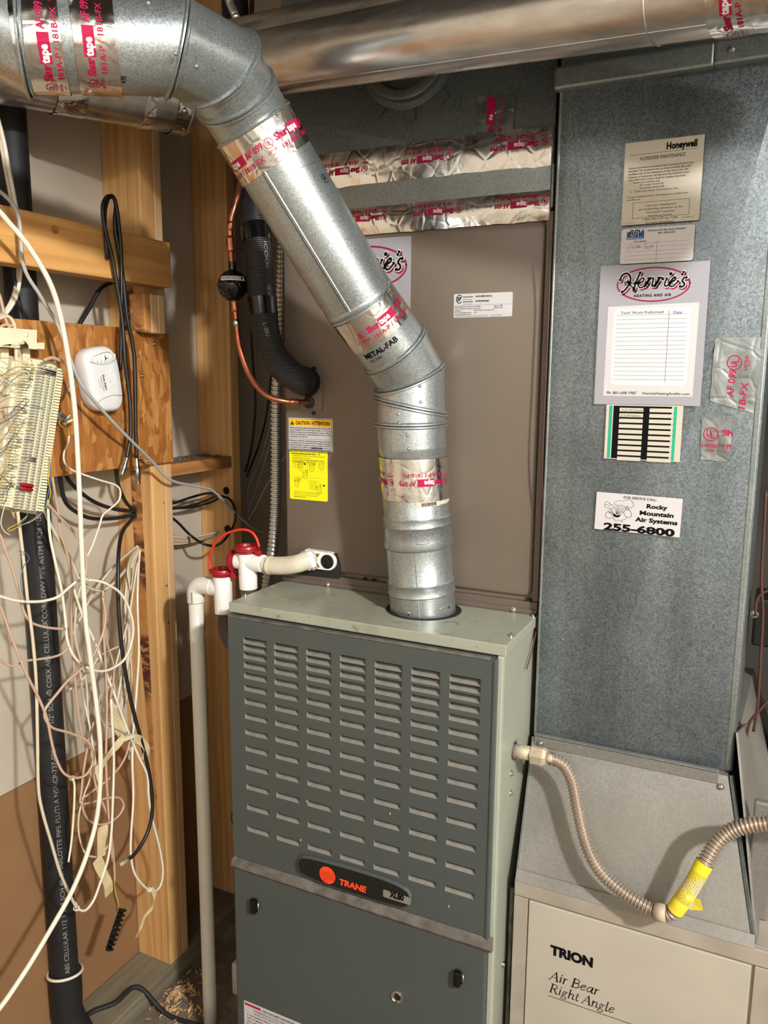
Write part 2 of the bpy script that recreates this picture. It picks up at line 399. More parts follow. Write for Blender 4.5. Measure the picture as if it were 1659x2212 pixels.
# ---------------------------------------------------------------- the setting
XS, XD = -.31, -.399            # stud edges, drywall face of the left wall
ZF, ZP = .105, .143             # floor, top of the sole plate
ZC = 2.42
def struct(o): o['kind'] = 'structure'; return o
struct(obj('floor', box(B(), -.6, 2.6, -2.8, 1.7, ZF-.1, ZF), 'floor'))
struct(obj('ceiling', box(B(), -.6, 2.6, -2.8, 1.7, ZC, ZC+.05), 'ceil'))
wl = struct(obj('wall_left', box(B(), XD-.06, XD-.013, -2.8, 1.7, ZF, ZC), 'drybrown'))
struct(obj('wall_back', box(B(), -.6, 2.6, 1.6, 1.7, ZF, ZC), 'backwall'))
struct(obj('wall_front', box(B(), -.6, 2.6, -2.9, -2.8, ZF, ZC), 'roomwall'))
struct(obj('wall_right', box(B(), 2.6, 2.7, -2.8, 1.7, ZF, ZC), 'roomwall'))
a = obj('drywall_panel', box(B(), XD-.0127, XD, -2.8, 1.6, .652, ZC), 'drywall', wl)
a = obj('drywall_panel', box(B(), XD-.0127, XD-.001, -2.8, 1.6, ZF+.01, .650), 'drybrown', wl); a['label'] = 'brown paper-faced lower panel'
obj('sole_plate', box(B(), XD, XS+.004, -2.7, 1.6, ZF, ZP), 'plate', wl, bevel=.002)
def board(name, mat, parent, x0, x1, y0, y1, z0, z1, bv=.0025): return obj(name, box(B(), x0, x1, y0, y1, z0, z1), mat, parent, bevel=bv)
S1, S1b = .1752, .2326
st1 = board('stud', 'stud', wl, XD, XS, S1, S1+.036, ZP, ZC)
# bark-stained strip on the near face of the first stud and its doubled neighbour
P = [(-.336, 1.58), (-.336, 1.2), (-.334, .9), (-.331, .62), (-.327, .45), (-.329, .45), (-.356, .85), (-.360, 1.2), (-.361, 1.58)]
bm = B(); q = [V((x, S1-.0012, z)) for x, z in P]; hexa(bm, q, [p+Y*.0015 for p in q]); obj('bark_strip', bm, 'bark', st1)
board('stud', 'studlight', wl, XD, XS-.0005, S1+.0365, S1b, ZP, ZC)
st2 = board('stud', 'stud', wl, XD, XS, .426, .456, ZP, ZC)
for y in (-.44, .83, 1.24): board('stud', 'stud', wl, XD, XS, y, y+.038, ZP, ZC)
board('blocking_board', 'block', wl, XD, XS-.001, S1b, .426, 1.169, 1.193, .001)
# holes bored through the studs
def hole(parent, c, n, r, name='bored_hole'):
    bm = B(); n = V(n); lathe(bm, V(c)-n*.003, n, [(0, r*.96), (.0034, r)], 18); return obj(name, bm, 'void', parent)
for px, py, r in ((293, 1106, .0085), (299, 1175, .009)): hole(st1, ony(px, py, S1), -Y, r)
for px, py, r in ((489, 1060, .0085), (492, 1143, .009)): hole(st2, ony(px, py, .426), -Y, r)
for px, py in ((342, 1086), (352, 1345), (348, 1265)):
    p = onx(px+12, py, XS); bm = B(); lathe(bm, p-X*.001, X, [(0, .003), (.0014, .0028)], 10); obj('nail_hole', bm, 'bark', st1)
# dust lying on the blocking
bm = B(); random.seed(3)
for i in range(240):
    x, y = random.uniform(XD+.01, XS-.004), random.uniform(S1b+.008, .42); r = random.uniform(.0015, .006)
    c = V((x, y, 1.1935)); d = V((random.uniform(-1, 1), random.uniform(-1, 1), .25)).normalized(); e = d.orthogonal().normalized()
    bm.faces.new([bm.verts.new(c+d*r), bm.verts.new(c+e*r*.5), bm.verts.new(c-d*r*.6), bm.verts.new(c-e*r*.3+Z*r*.5)])
o = obj('dust', bm, 'dust', wl, recalc=False); o['kind'] = 'stuff'
# ceiling joists
for i, y in enumerate((-1.5, -.95, .55, 1.0)):
    struct(board('trim_%d' % (i+1), 'joist', None, -.5, 2.5, y, y+.038, 2.26, ZC-.001))
struct(board('trim_5', 'joist', None, -.39, 2.5, -.79, -.73, 2.01, 2.26))  # unseen lower beam, added to shade the upper wall and duct tops
# door side of room: a simple bulb holder that carries the light
t = thing('light_bulb', 'bare glowing bulb in a white ceiling holder, out of frame behind the camera', 'light')
bm = B(); lathe(bm, (2.0, -1.3, ZC), -Z, [(0, .055), (.02, .05), (.03, .02), (.17, .017)], 20); obj('lamp_holder', bm, 'pvcw', t, 'auto')

# ---------------------------------------------------------------- furnace
W = .445
fu = thing('furnace', 'slate grey upright gas furnace with louvred door and round flue on top', 'furnace')
bm = B(); box(bm, .002, W-.002, .004, .70, ZF+.001, 1.0005)
cab = obj('cabinet', bm, 'sage', fu, bevel=.002)
# lid with folded lip, round cut-out shown as a dark well
FC = V((.2835, .1005, 0))
bm = B(); box(bm, -.0012, W+.0016, -.0035, .70, 1.0005, 1.016); lid = obj('top_panel', bm, 'lid', fu, bevel=.0012)
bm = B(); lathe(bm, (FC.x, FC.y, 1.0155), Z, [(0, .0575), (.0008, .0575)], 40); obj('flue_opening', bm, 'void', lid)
bm = B(); box(bm, W-.0095, W-.0012, -.0055, .0, ZF+.001, 1.0003); obj('corner_flange', bm, 'sage_lip', cab, bevel=.0015)
for px, py in ((530, 1288), (1104, 1374), (1152, 1331)): screw(lid, onz(px, py, 1.016), Z, .0034)
for a0 in (0,):
    bm = B(); p = onz(975, 1348, 1.0161)
    tube(bm, [p+V((.0105*math.cos(a), .0105*math.sin(a), .0003)) for a in [math.radians(q) for q in range(-20, 200, 12)]], .0005, 6); obj('knockout', bm, 'tan_dark', lid)
for px, py in ((1104, 1671), (1103, 1713), (1087, 2083)): screw(cab, onx(px, py, W-.002), X, .0036)
# louvred upper door
YD = -.012
zt = [onx(525, 1250+v/2.514, 0) for v in ()]
rows_px = [318, 355, 400, 450, 508, 575, 647, 728, 813, 903, 1003, 1110, 1220, 1337]
rz = [ony(480+113/2.514+i*.5, 1250+v/2.514, YD).z for i, v in enumerate(rows_px)]
cols_px = [(113, 240, 318), (280, 412, 345), (455, 592, 375), (638, 780, 408), (828, 977, 440), (1027, 1185, 477), (1235, 1405, 515)]
cx = [(ony(480+a/2.514, 1250+y/2.514, YD).x, ony(480+b/2.514, 1250+(y+18)/2.514, YD).x) for a, b, y in cols_px]
x0 = [sum(c[0] for c in cx[:1]), cx[-1][0]]
LH = .0098
PX0, PX1, PZ0, PZ1 = .0025, .4335, .5925, .998
xs = [PX0]+[v for c in cx for v in c]+[PX1]; zs = [PZ1]+[v for z in rz for v in (z, z-LH)]+[PZ0]
bm = B(); gv = {}
def gvx(i, j, y):
    if (i, j, y) not in gv: gv[(i, j, y)] = bm.verts.new((xs[i], y, zs[j]))
    return gv[(i, j, y)]
for i in range(len(xs)-1):
    for j in range(len(zs)-1):
        if i % 2 == 1 and j % 2 == 1: continue
        bm.faces.new((gvx(i, j, YD), gvx(i+1, j, YD), gvx(i+1, j+1, YD), gvx(i, j+1, YD)))
nx, nz = len(xs)-1, len(zs)-1
# folded edges of the door skin
for a_, b_ in (((0, 0), (nx, 0)), ((nx, 0), (nx, nz)), ((nx, nz), (0, nz)), ((0, nz), (0, 0))):
    p = V((xs[a_[0]], YD, zs[a_[1]])); q = V((xs[b_[0]], YD, zs[b_[1]])); c_ = (bm.verts.new(p), bm.verts.new(q), bm.verts.new(q+Y*.016), bm.verts.new(p+Y*.016)); bm.faces.new(c_)
door = obj('upper_door', bm, 'slate', fu, recalc=False)
bm = B(); box(bm, PX0+.004, PX1-.004, .0, .0035, PZ0+.004, PZ1-.004); obj('dark_backing', bm, 'void', door)  # near-black sheet, paints the shade of the cabinet inside behind the slots
bm = B(); box(bm, PX1-.0012, PX1+.0042, YD-.0018, .003, PZ0-.004, PZ1-.001); obj('door_edge', bm, 'slate', door, bevel=.0018)
# dusty ledge on the door's top fold
bm = B(); box(bm, PX0+.001, PX1-.006, YD-.0015, YD+.006, PZ1-.0025, PZ1+.0007); obj('top_fold', bm, 'dust', door, bevel=.0008)
lm = {}
for ci, (a_, b_) in enumerate(cx):
    w_ = b_-a_; bm = B(); e = .0004
    v = [bm.verts.new(p) for p in ((0, e, -LH), (w_, e, -LH), (w_, .0092, -.0056), (0, .0092, -.0056), (0, e, -LH-.0008), (w_, e, -LH-.0008), (0, .0092, -.0050), (w_, .0092, -.0050))]
    bm.faces.new((v[0], v[1], v[2], v[3])); bm.faces.new((v[3], v[2], v[7], v[6])); bm.faces.new((v[4], v[5], v[1], v[0]))
    e1 = bm.verts.new((0, e, -.0004)); bm.faces.new((v[0], v[3], e1)); e2 = bm.verts.new((w_, e, -.0004)); bm.faces.new((v[1], e2, v[2]))
    me = bpy.data.meshes.new('louvre'); bm.to_mesh(me); bm.free(); me.materials.append(M['louvre'])
    for z in rz:
        o = bpy.data.objects.new('louvre', me); o.location = (a_, YD, z); C.objects.link(o); o.parent = door
# ledge and lower door
bm = B(); x = [(PX0, .0), (PX1+.012, 0)]
prof = [(YD+.004, .5915), (YD-.006, .5865), (YD-.0085, .5795), (YD-.004, .573), (YD+.004, .571)]
vs = [[bm.verts.new((xx, y, z)) for y, z in prof] for xx in (PX0, PX1+.010)]
for i in range(4): bm.faces.new((vs[0][i], vs[1][i], vs[1][i+1], vs[0][i+1]))
bm.faces.new(vs[0]); bm.faces.new(vs[1][::-1])
led = obj('door_ledge', bm, 'dust', fu, 'auto')
ld = obj('lower_door', box(B(), PX0, PX1+.002, YD-.002, .003, ZF+.03, .5735), 'slate', fu, bevel=.003)
def yP(px, py, y=YD-.002): return ony(px, py, y)
for px, py in ((553, 1954), (992, 2109)):
    p = yP(px, py); bm = B()
    for dz in (0,): 
        box(bm, p.x-.0065, p.x+.0045, p.y-.010, p.y-.0005, p.z-.0125, p.z+.0125)
    k = obj('latch', bm, 'blackm', ld, bevel=.003)
    bm = B(); tube(bm, [p+V((.0045, -.0015, .009)), p+V((.0075, -.0045, .005)), p+V((.0085, -.006, 0)), p+V((.0075, -.0045, -.005)), p+V((.0045, -.0015, -.009))], .0013, 8); obj('spring_clip', bm, 'chrome', k, True)
p = yP(858, 2153); bm = B(); lathe(bm, p, -Y, [(-.001, .0098), (.0016, .0098), (.0022, .0085), (.0012, .0078), (.0012, 0)], 28, False); sg = obj('sight_glass', bm, 'chrome', ld, 'auto')
bm = B(); lathe(bm, p+V((.001, -.0014, .001)), -Y, [(0, .0055), (.0006, .005)], 12); obj('sight_window', bm, 'black', sg)
# badge
def bz(x, y): return ony(630+x/6.144, 1840+y/6.144, YD-.006)
out = [(75, 130), (90, 75), (125, 55), (250, 72), (400, 108), (600, 160), (800, 218), (1000, 278), (1200, 342), (1380, 415), (1500, 480), (1560, 530), (1588, 600), (1590, 680), (1560, 730), (1500, 755), (1350, 722), (1200, 682), (1000, 622), (800, 560), (600, 495), (400, 425), (250, 355), (160, 310), (105, 270), (80, 220)]
bm = B(); A = [bz(*q) for q in out]; cc = sum(A, V((0, 0, 0)))/len(A)
f0 = [V((p.x, YD-.0004, p.z)) for p in A]; f1 = [V((p.x, YD-.0035, p.z)) for p in A]; f2 = [V((p.x+(cc.x-p.x)*.02, YD-.007, p.z+(cc.z-p.z)*.10)) for p in A]
r0, r1, r2 = [[bm.verts.new(p) for p in q] for q in (f0, f1, f2)]
for p, q in ((r0, r1), (r1, r2)):
    for i in range(len(p)): bm.faces.new((p[i], p[(i+1) % len(p)], q[(i+1) % len(p)], q[i]))
bm.faces.new(r2); bm.faces.new(r0[::-1])
bd = obj('badge', bm, 'slate', door)
bm = B(); f = [V((p.x+(cc.x-p.x)*.03, 0, p.z+(cc.z-p.z)*.14)) for p in A]; hexa(bm, [V((p.x, YD-.0072, p.z)) for p in f], [V((p.x, YD-.0068, p.z)) for p in f]); obj('badge_face', bm, 'black', bd)
bd['label'] = 'dark curved maker badge with orange globe'
pr = Print(); O = V((0, YD-.0072, 0))
c0 = bz(480, 305); cr = (bz(585, 320).x-bz(375, 290).x)/2
pr.disc(c0.x, c0.z, cr, cr, 'orange', 1, 40)
for i in range(11):
    zz = c0.z+cr*(.32-i*.115); hw = math.sqrt(max(0, cr*cr-(zz-c0.z)**2)); s0 = -.92*hw if i else -.9*hw
    pr.rect(c0.x+s0, zz, c0.x+hw*.96 if i < 8 else c0.x+.1*hw, zz+.00035, 'black', 2)
pr.disc(c0.x+.0015, c0.z-.1*cr, .004, .005, 'maroon', 2) if False else None
tl, tr = bz(640, 390), bz(1000, 480)
pr.text('TRANE', tl.x, tl.z-.0042, tr.x-tl.x, .0095, 'orange', .045, .12, lay=2)
q = [bz(1215, 600), bz(1240, 500), bz(1590, 600), bz(1590, 700)]
bx0, bx1 = bz(1220, 560).x, bz(1585, 650).x; bz0 = (bz(1220, 590).z+bz(1590, 705).z)/2; bz1 = (bz(1240, 502).z+bz(1590, 600).z)/2
pr.rrect(bx0, bz0, bx1, bz1, .002, 'silver', 1)
pr.text('XL80', bx0+.010, bz0+.0035, bx1-bx0-.021, .0088, 'ink', .06, lay=2)
pr.build('lettering', plane_map((0, YD-.0072, 0), X, Z, -Y, .0001), bd)
# safety label at the foot of the lower door
YL = YD-.002
a_ = ony(527, 2160, YL); ex = ony(672, 2215, YL); w_ = ex.x-a_.x+.05; h_ = .09
pr = Print(); pr.rect(.002, h_-.007, .034, h_-.003, 'warnred')
pr.text('FOR YOUR SAFETY READ BEFORE OPERATING', .038, h_-.0075, .085, .0036, 'ink', .02)
pr.frame(.019, h_-.0195, .1, h_-.0095, .0003, 'inkgrey')
pr.text('WARNING: If you do not follow these instructions', .0215, h_-.0135, .076, .0022, 'ink', .02); pr.text('exactly, a fire or explosion may result causing', .0215, h_-.018, .072, .0022, 'inkgrey', .01)
for i, s_ in enumerate(['A. This appliance does not have a pilot. It is equipped', 'with an ignition device which automatically lights', 'the burner. Do not try to light by hand.', 'B. BEFORE OPERATING smell all around the appliance', 'area for gas. Be sure to smell next to the floor', 'because some gas is heavier than air.', 'WHAT TO DO IF YOU SMELL GAS', 'Do not try to light any appliance.', 'Do not touch any electric switch.']):
    pr.text(s_, .006, h_-.025-i*.0058, .1, .0026, 'ink', .015)
sticker(ld, (a_.x, YL, a_.z-h_), X, Z, -Y, .128, h_, 'paper', pr, 'white safety label with a red bar', .002)
# narrow label on cabinet side
p = onx(1092, 2140, W-.002)
pr = Print(); pr.frame(.002, .002, .012, .09, .0004); pr.rect(.005, .01, .0062, .08, 'inkgrey')
sticker(cab, (W-.002, .028, .28), Y, Z, X, .014, .095, 'oldpaper', pr)
for px, py, rot in ((663, 1730, 0), (650, 1814, 0), (843, 1757, .5), (970, 1957, 0), (560, 2048, 0)):
    p = ony(px, py, YD); bm = B(); box(bm, p.x-.0004, p.x+.0005, p.y-.0012, p.y-.0004, p.z-.0018, p.z+.0014); obj('paint_chip', bm, 'inkwhite', door)

# ---------------------------------------------------------------- evaporator coil case
YC = .1545
co = thing('coil_cabinet', 'tan brown evaporator coil cabinet standing on the back of the furnace', 'cabinet')
bm = B(); box(bm, .0, W, YC+.006, .69, 1.0175, 1.592); case = obj('case', bm, 'tan', co, bevel=.003)
# front panel with a pressed, rounded face
def rrp(x0, x1, z0, z1, r, y, n=6):
    out = []
    for cx_, cz_, a in ((x1-r, z0+r, -90), (x1-r, z1-r, 0), (x0+r, z1-r, 90), (x0+r, z0+r, 180)):
        for k in range(n+1): t = math.radians(a+90*k/n); out.append(V((cx_+r*math.cos(t), y, cz_+r*math.sin(t))))
    return out
bm = B(); rings = []
for ins, y, r in ((.0, YC+.007, .012), (.0, YC+.003, .012), (.0015, YC+.0008, .0115), (.004, YC, .010), (.5, YC, .01)):
    if ins < .4: rings.append([bm.verts.new(p) for p in rrp(.003+ins, W-.011-ins, 1.041+ins, 1.58-ins, r, y)])
for p, q in zip(rings, rings[1:]):
    for i in range(len(p)): bm.faces.new((p[i], p[(i+1) % len(p)], q[(i+1) % len(p)], q[i]))
bm.faces.new(rings[-1]); bm.faces.new(rings[0][::-1])
fp = obj('front_panel', bm, 'tan', co, 'auto')
bm = B(); box(bm, .0, W, YC-.004, YC+.006, 1.0168, 1.0345); fl = obj('base_flange', bm, 'tan_dark', co, bevel=.001)
bm = B(); box(bm, 0, W, YC-.007, YC-.004, 1.0166, 1.024); obj('base_rib', bm, 'tan_dark', fl, bevel=.001)
bm = B(); box(bm, W-.0095, W, YC-.001, YC+.006, 1.0345, 1.59); obj('side_flange', bm, 'tan_dark', co, bevel=.0015)
for px, py in ((708, 1263), (1109, 1317)): screw(fl, ony(px, py, YC-.007), -Y, .0032)
for px, py in ((1141, 1312), (1084, 1304), (679, 1250)):
    bm = B(); lathe(bm, ony(px, py, YC-.004)+Y*.001, -Y, [(0, .0024), (.0013, .0022)], 10); obj('rivet', bm, 'tan_dark', fl)
for px, py, r in ((1142, 1298, .0045), (806, 1254, .004), (788, 1250, .003), (1160, 1317, .0045), (679, 797, .0042), (678, 892, .0036)):
    bm = B(); lathe(bm, ony(px, py, YC)+Y*.0008, -Y, [(0, r), (.003, r*.9), (.003, r*.45), (.0018, r*.4)], 12); obj('panel_screw', bm, 'black', fp)
# access plate round the refrigerant lines
a_, b_ = ony(697, 797, YC), ony(618, 884, YC)
bm = B(); box(bm, .006, a_.x, YC-.0012, YC+.001, b_.z, a_.z); ap = obj('access_plate', bm, 'tan', co, bevel=.0008)
pr = Print(); pr.frame(.0, .0, a_.x-.006, a_.z-b_.z, .0006, 'tan_dark'); pr.build('plate_edge', plane_map((.006, YC-.0012, b_.z), X, Z, -Y, .0002), ap)
# rating plate
def quad_y(pts, y): 
    q = [ony(px, py, y) for px, py in pts]; x0 = (q[0].x+q[3].x)/2; x1 = (q[1].x+q[2].x)/2; z1 = (q[0].z+q[1].z)/2; z0 = (q[2].z+q[3].z)/2
    return V((x0, y, z0)), x1-x0, z1-z0
O, w_, h_ = quad_y([(981, 635), (1107, 631), (1107, 684), (980, 686)], YC)
pr = Print(); sx = w_/.1345; 
pr.ring(.0085, h_-.0075, .005, .0062, .0012, 'ink'); pr.rect(.0118, h_-.0112, .0145, h_-.0045, 'paper', 2); pr.text('SP', .0055, h_-.0098, .006, .0052, 'ink', .03, lay=3)
for i, (a1, b1, bo) in enumerate((('Model Number', 'XAFC48FXXXN1A', .02), ('Numero de modele', '', 0), ('Serial Number', 'W7K2994458', .02), ('Numero de serie', '', 0))):
    zz = h_-.0055-(.0, .0032, .0068, .0098)[i]; pr.text(a1, .0145, zz, .0155 if not i % 2 else .014, .0021 if not i % 2 else .0014, 'inkgrey', bo)
    if b1: pr.text(b1, .0335, zz, (.0255, .0205)[i//2], .0024, 'ink', .03)
pr.rect(.002, h_-.0165, w_-.002, h_-.0163, 'inkgrey')
for i, (a1, b1) in enumerate((('Max Allowable Pressure  (Pression max admissible)', '448 psi / 3090'), ('Factory Test Pressure  (Pression d essai en usine)', '480 psi / 3310'), ('Refrigerant', 'R410A / R407C - See Outdoor Unit'), ('Factory Installed Metering Device', 'None'), ('Field Installed Metering Device', ''))):
    zz = h_-.0192-i*.0028; pr.text(a1, .002, zz, (.04, .039, .010, .0265, .0255)[i], .0016, 'inkgrey', .01)
    if b1: pr.text(b1, (.062, .062, .032, .032)[i], zz, (.013, .013, .0305, .004)[i], .0016, 'inkgrey', .01)
pr.text('Assembled by the manufacturer, Fort Smith AR  72901', .002, .0012, .05, .0013, 'inkgrey'); pr.text('Country of origin: USA', .058, .0016, .017, .0013, 'inkgrey')
pr.rect(.002, .0036, w_-.002, .0037, 'inkgrey')
sticker(fp, O, X, Z, -Y, w_, h_, 'paper', pr, 'white rating plate with small print', .002)
# caution label
O, w_, h_ = quad_y([(622, 902), (718, 905), (720, 975), (625, 972)], YC)
pr = Print(); pr.rect(.0018, h_-.0135, w_-.0018, h_-.0018, 'caution'); pr.frame(.0015, .0015, w_-.0015, h_-.0015, .0004, 'ink', 2)
pr.add([(.004, h_-.0115), (.0115, h_-.0115), (.00775, h_-.0042)], [(0, 1, 2)], 'ink', 3); pr.rect(.0074, h_-.009, .0081, h_-.0063, 'caution', 4); pr.rect(.0074, h_-.0106, .0081, h_-.0098, 'caution', 4)
pr.text('CAUTION / ATTENTION', .0145, h_-.0108, w_-.020, .0058, 'ink', .028, lay=3)
L1 = ['Release pressure by depressing schrader core. Coil may have', 'factory installed TXV or may require orifice or TXV to be', 'added. See outdoor unit documentation for correct orifice or', 'TXV to be used. Refer to unit nameplate for orifice or TXV', 'identification for this unit.']
L2 = ["Relacher la pression en enfoncant l'obus soupape Schrader.", "Le serpentin peut etre muni d'une EXT (soupape d'extension", 'thermostatique) montee en usine ou peut necessiter', "l'installation d'un orifice ou d'une EXT. Referez-vous a la", "documentation de l'unite exterieure pour l'orifice ou la EXT", 'appropriee. Referez-vous a la plaque signaletique pour', "l'orifice ou de la EXT pour cette unite."]
for i, s_ in enumerate(L1): pr.text(s_, .0035, h_-.0172-i*.0036, (w_-.007)*(1 if i < 4 else .43), .0021, 'inkgrey', .015, lay=2)
pr.rect(.0018, h_-.0345, w_-.0018, h_-.0342, 'ink', 2)
for i, s_ in enumerate(L2): pr.text(s_, .0035, h_-.0385-i*.0036, (w_-.007)*(1 if i < 6 else .62), .0021, 'inkgrey', .015, lay=2)
random.seed(5); xx = w_*.52
while xx < w_*.76: d = random.choice((.0004, .0007, .001)); pr.rect(xx, .0028, xx+d, .0056, 'ink', 2); xx += d+random.choice((.0004, .0006))
sticker(fp, O, X, Z, -Y, w_, h_, 'paper', pr, 'white caution label with an amber heading', .0015)
# yellow instruction label
O, w_, h_ = quad_y([(624, 975), (706, 975), (710, 1083), (628, 1078)], YC)
pr = Print(); ol = 'yolive'
for i, (s_, ww, bo) in enumerate((('PLACE THIS LABEL ON AIR HANDLER CLOSE TO TRAP', .054, .02), ('CLEANING INSTRUCTIONS: To be done by the service personnel', .062, .01), ('Recommended: Clean 1x, 2x, 3x a year.', .034, .02), ('For normal performance, flush with water before each', .058, .02), ('10 degrees celsius minimum, every season.', .038, .02))):
    pr.text(s_, .006, h_-.0055-i*.0034, ww, .0019, ol, bo)
for x_, y_, k in ((.006, .064, 5), (.037, .065, 3), (.008, .036, 3), (.038, .032, 6)):
    for i in range(k): pr.text('1. Close valve, flushing of trap'[:random.randint(15, 30)], x_, y_-i*.0027, .018-.002*(i % 3), .0015, ol)
pr.rect(.0355, .03, .0358, .068, ol); pr.rect(.008, .0395, .03, .0397, ol); pr.rect(.038, .0375, .068, .0377, ol)
for x_, y_, fl_ in ((.022, .054, 1), (.044, .053, 1), (.062, .057, 1), (.030, .041, 1), (.057, .018, 1), (.014, .026, 0)):
    pr.stroke([(x_-.004, y_+.006), (x_-.004, y_-.001), (x_, y_-.005), (x_+.004, y_-.001), (x_+.004, y_+.009)], .0006, ol); pr.stroke([(x_-.0015, y_+.006), (x_-.0015, y_+.001), (x_, y_-.001), (x_+.0015, y_+.001), (x_+.0015, y_+.009)], .0004, ol)
    pr.ring(x_+.003, y_+.008, .0022, .0028, .0004, ol); pr.ring(x_-.003, y_+.006, .0018, .002, .0004, ol)
for x_, y_ in ((.030, .0605), (.0665, .0265)): pr.disc(x_, y_, .0017, .0014, 'ink'); pr.disc(x_+.001, y_-.001, .001, .001, 'ink')
for i in range(3): pr.text('ATTENTION: Follow the service manual of the appliance and the local plumbing code', .008, .0125-i*.0028, .056-.005*i, .0015, ol)
pr.text('Manufactured by Rectorseal', .008, .004, .024, .0017, ol, .03); 
sticker(fp, O, X, Z, -Y, w_, h_, 'yellow', pr, 'bright yellow trap cleaning label with small drawings', .003)

# ---------------------------------------------------------------- service-company logo (used on two stickers)
LOGO = {
 'H1': (36, [(165, 300), (200, 210), (285, 172), (342, 220), (350, 300), (305, 400), (245, 475), (190, 512)]),
 'H2': (34, [(530, 150), (475, 270), (435, 370), (415, 465)]), 'H3': (18, [(240, 345), (300, 322), (360, 345), (485, 345)]), 'H4': (22, [(300, 325), (345, 375), (412, 470)]),
 'e': (28, [(490, 350), (560, 325), (595, 275), (560, 255), (505, 315), (492, 395), (540, 428), (600, 390), (645, 335)]),
 'n1': (32, [(685, 250), (650, 330), (612, 400)]), 'n2': (30, [(650, 345), (715, 265), (762, 262), (748, 330), (735, 395), (780, 392), (815, 335)]),
 'r1': (30, [(862, 240), (830, 320), (790, 398)]), 'r2': (28, [(840, 325), (880, 262), (930, 250), (930, 288)]),
 'i': (30, [(1005, 258), (965, 345), (968, 393), (1010, 392), (1055, 335)]), 'dot': (38, [(1082, 165), (1062, 192)]),
 'e2': (30, [(1070, 335), (1145, 295), (1162, 245), (1120, 250), (1065, 325), (1060, 398), (1110, 400), (1170, 350), (1208, 305)]),
 'ap': (28, [(1308, 138), (1272, 198)]),
 's': (34, [(1362, 247), (1315, 248), (1275, 305), (1310, 345), (1308, 388), (1270, 412), (1228, 402)])}
def logo(pr, mp, k=1.0):
    e = [mp(765+650*math.cos(2*math.pi*i/48)*math.cos(-.045)-300*math.sin(2*math.pi*i/48)*-.045, 367+650*math.cos(2*math.pi*i/48)*-.045+300*math.sin(2*math.pi*i/48)) for i in range(49)]
    pr.stroke(e, 26*k, 'maroon', 1, 2)
    for lay, mat, dx, dy, ex in ((2, 'maroon', 22, 26, 24), (3, 'inkwhite', 0, 0, 30), (4, 'ink', 0, 0, 0)):
        for nm, (wd, P) in LOGO.items():
            pr.stroke([mp(x+dx, y+dy) for x, y in P], (wd+ex)*k, mat, lay, 4)
    a = mp(415, 598); b = mp(1080, 565)
    pr.text('HEATING AND AIR', a[0], a[1], b[0]-a[0], 48*k, 'ink', .03, lay=2, sp=1.25)
YR = .128
# ---------------------------------------------------------------- return-air duct on the right
rd = thing('return_duct', 'tall galvanised return air duct covered in service stickers, right of the furnace', 'duct')
RX0, RX1, RZ0, RZ1 = .4545, .7195, .835, 1.742
YR0 = YR+.006
bm = B(); box(bm, RX0+.001, RX1-.001, YR0+.016, .62, RZ0, RZ1+.1); obj('duct_body', bm, 'galv_duct', rd, bevel=.002)
def yr(px, py, y=YR0): return ony(px, py, y)
ap_ = yr(1347, 1400); ap_.y = YR; TLp = V((RX0, YR0, RZ1)); TRp = V((RX1, YR0, RZ1-.015)); BLp = V((RX0, YR0, RZ0)); BRp = V((RX1, YR0+.012, RZ0))
TRw = V((RX1, YR0+.012, 1.66)); bb = yr(1325, 1620); bb = V((bb.x, YR0+.0008, RZ0)); tl2 = V((RX0+.012, YR0-.0012, RZ1-.02))
TR = V((RX1, YR0, RZ1))
bm = B(); vv = {k: bm.verts.new(p) for k, p in dict(ap=ap_, TL=tl2, TL0=TLp, TR=TRw, TR0=TR, BL=BLp, BR=BRp, bb=bb).items()}
for f in (('ap', 'TR', 'TR0', 'TL0', 'TL'), ('TL0', 'TL', 'BL'), ('TL', 'BL', 'ap'), ('BL', 'bb', 'ap'), ('ap', 'bb', 'BR', 'TR')): bm.faces.new([vv[k] for k in f])
bmesh.ops.triangulate(bm, faces=bm.faces); fix(bm)
fr = obj('front_panel', bm, 'galv_duct', rd, recalc=True)
bm = B(); box(bm, RX0-.003, RX0+.001, YR0-.001, YR0+.03, RZ0, RZ1); box(bm, RX1-.004, RX1+.004, YR0+.0105, YR0+.04, RZ0, RZ1); obj('corner_seam', bm, 'galv', rd, bevel=.0015)
bm = B(); box(bm, RX1, RX1+.006, YR0+.012, .5, RZ0, RZ1); obj('side_seam', bm, 'galv_dark', rd, bevel=.002)
# top cleat in two lengths, and the plenum above it
cz0, cz1 = 1.733, 1.762; j = yr(1548, 120).x
for a_, b_, dy in ((RX0-.008, j, 0), (j-.002, RX1+.06, .002)):
    bm = B(); box(bm, a_, b_, YR0-.014-dy, YR0+.002, cz0, cz1); k = obj('drive_cleat', bm, 'galv', rd, bevel=.004)
p = yr(1580, 107, YR0-.016); bm = B(); lathe(bm, p, -Y, [(-.001, .004), (.001, .004), (.0022, .0025)], 12); obj('rivet', bm, 'galv', k, True)
bm = B(); box(bm, RX0-.004, 1.2, YR0+.004, .6, cz1+.001, 2.0); obj('upper_duct', bm, 'galv_dark', rd, bevel=.002)
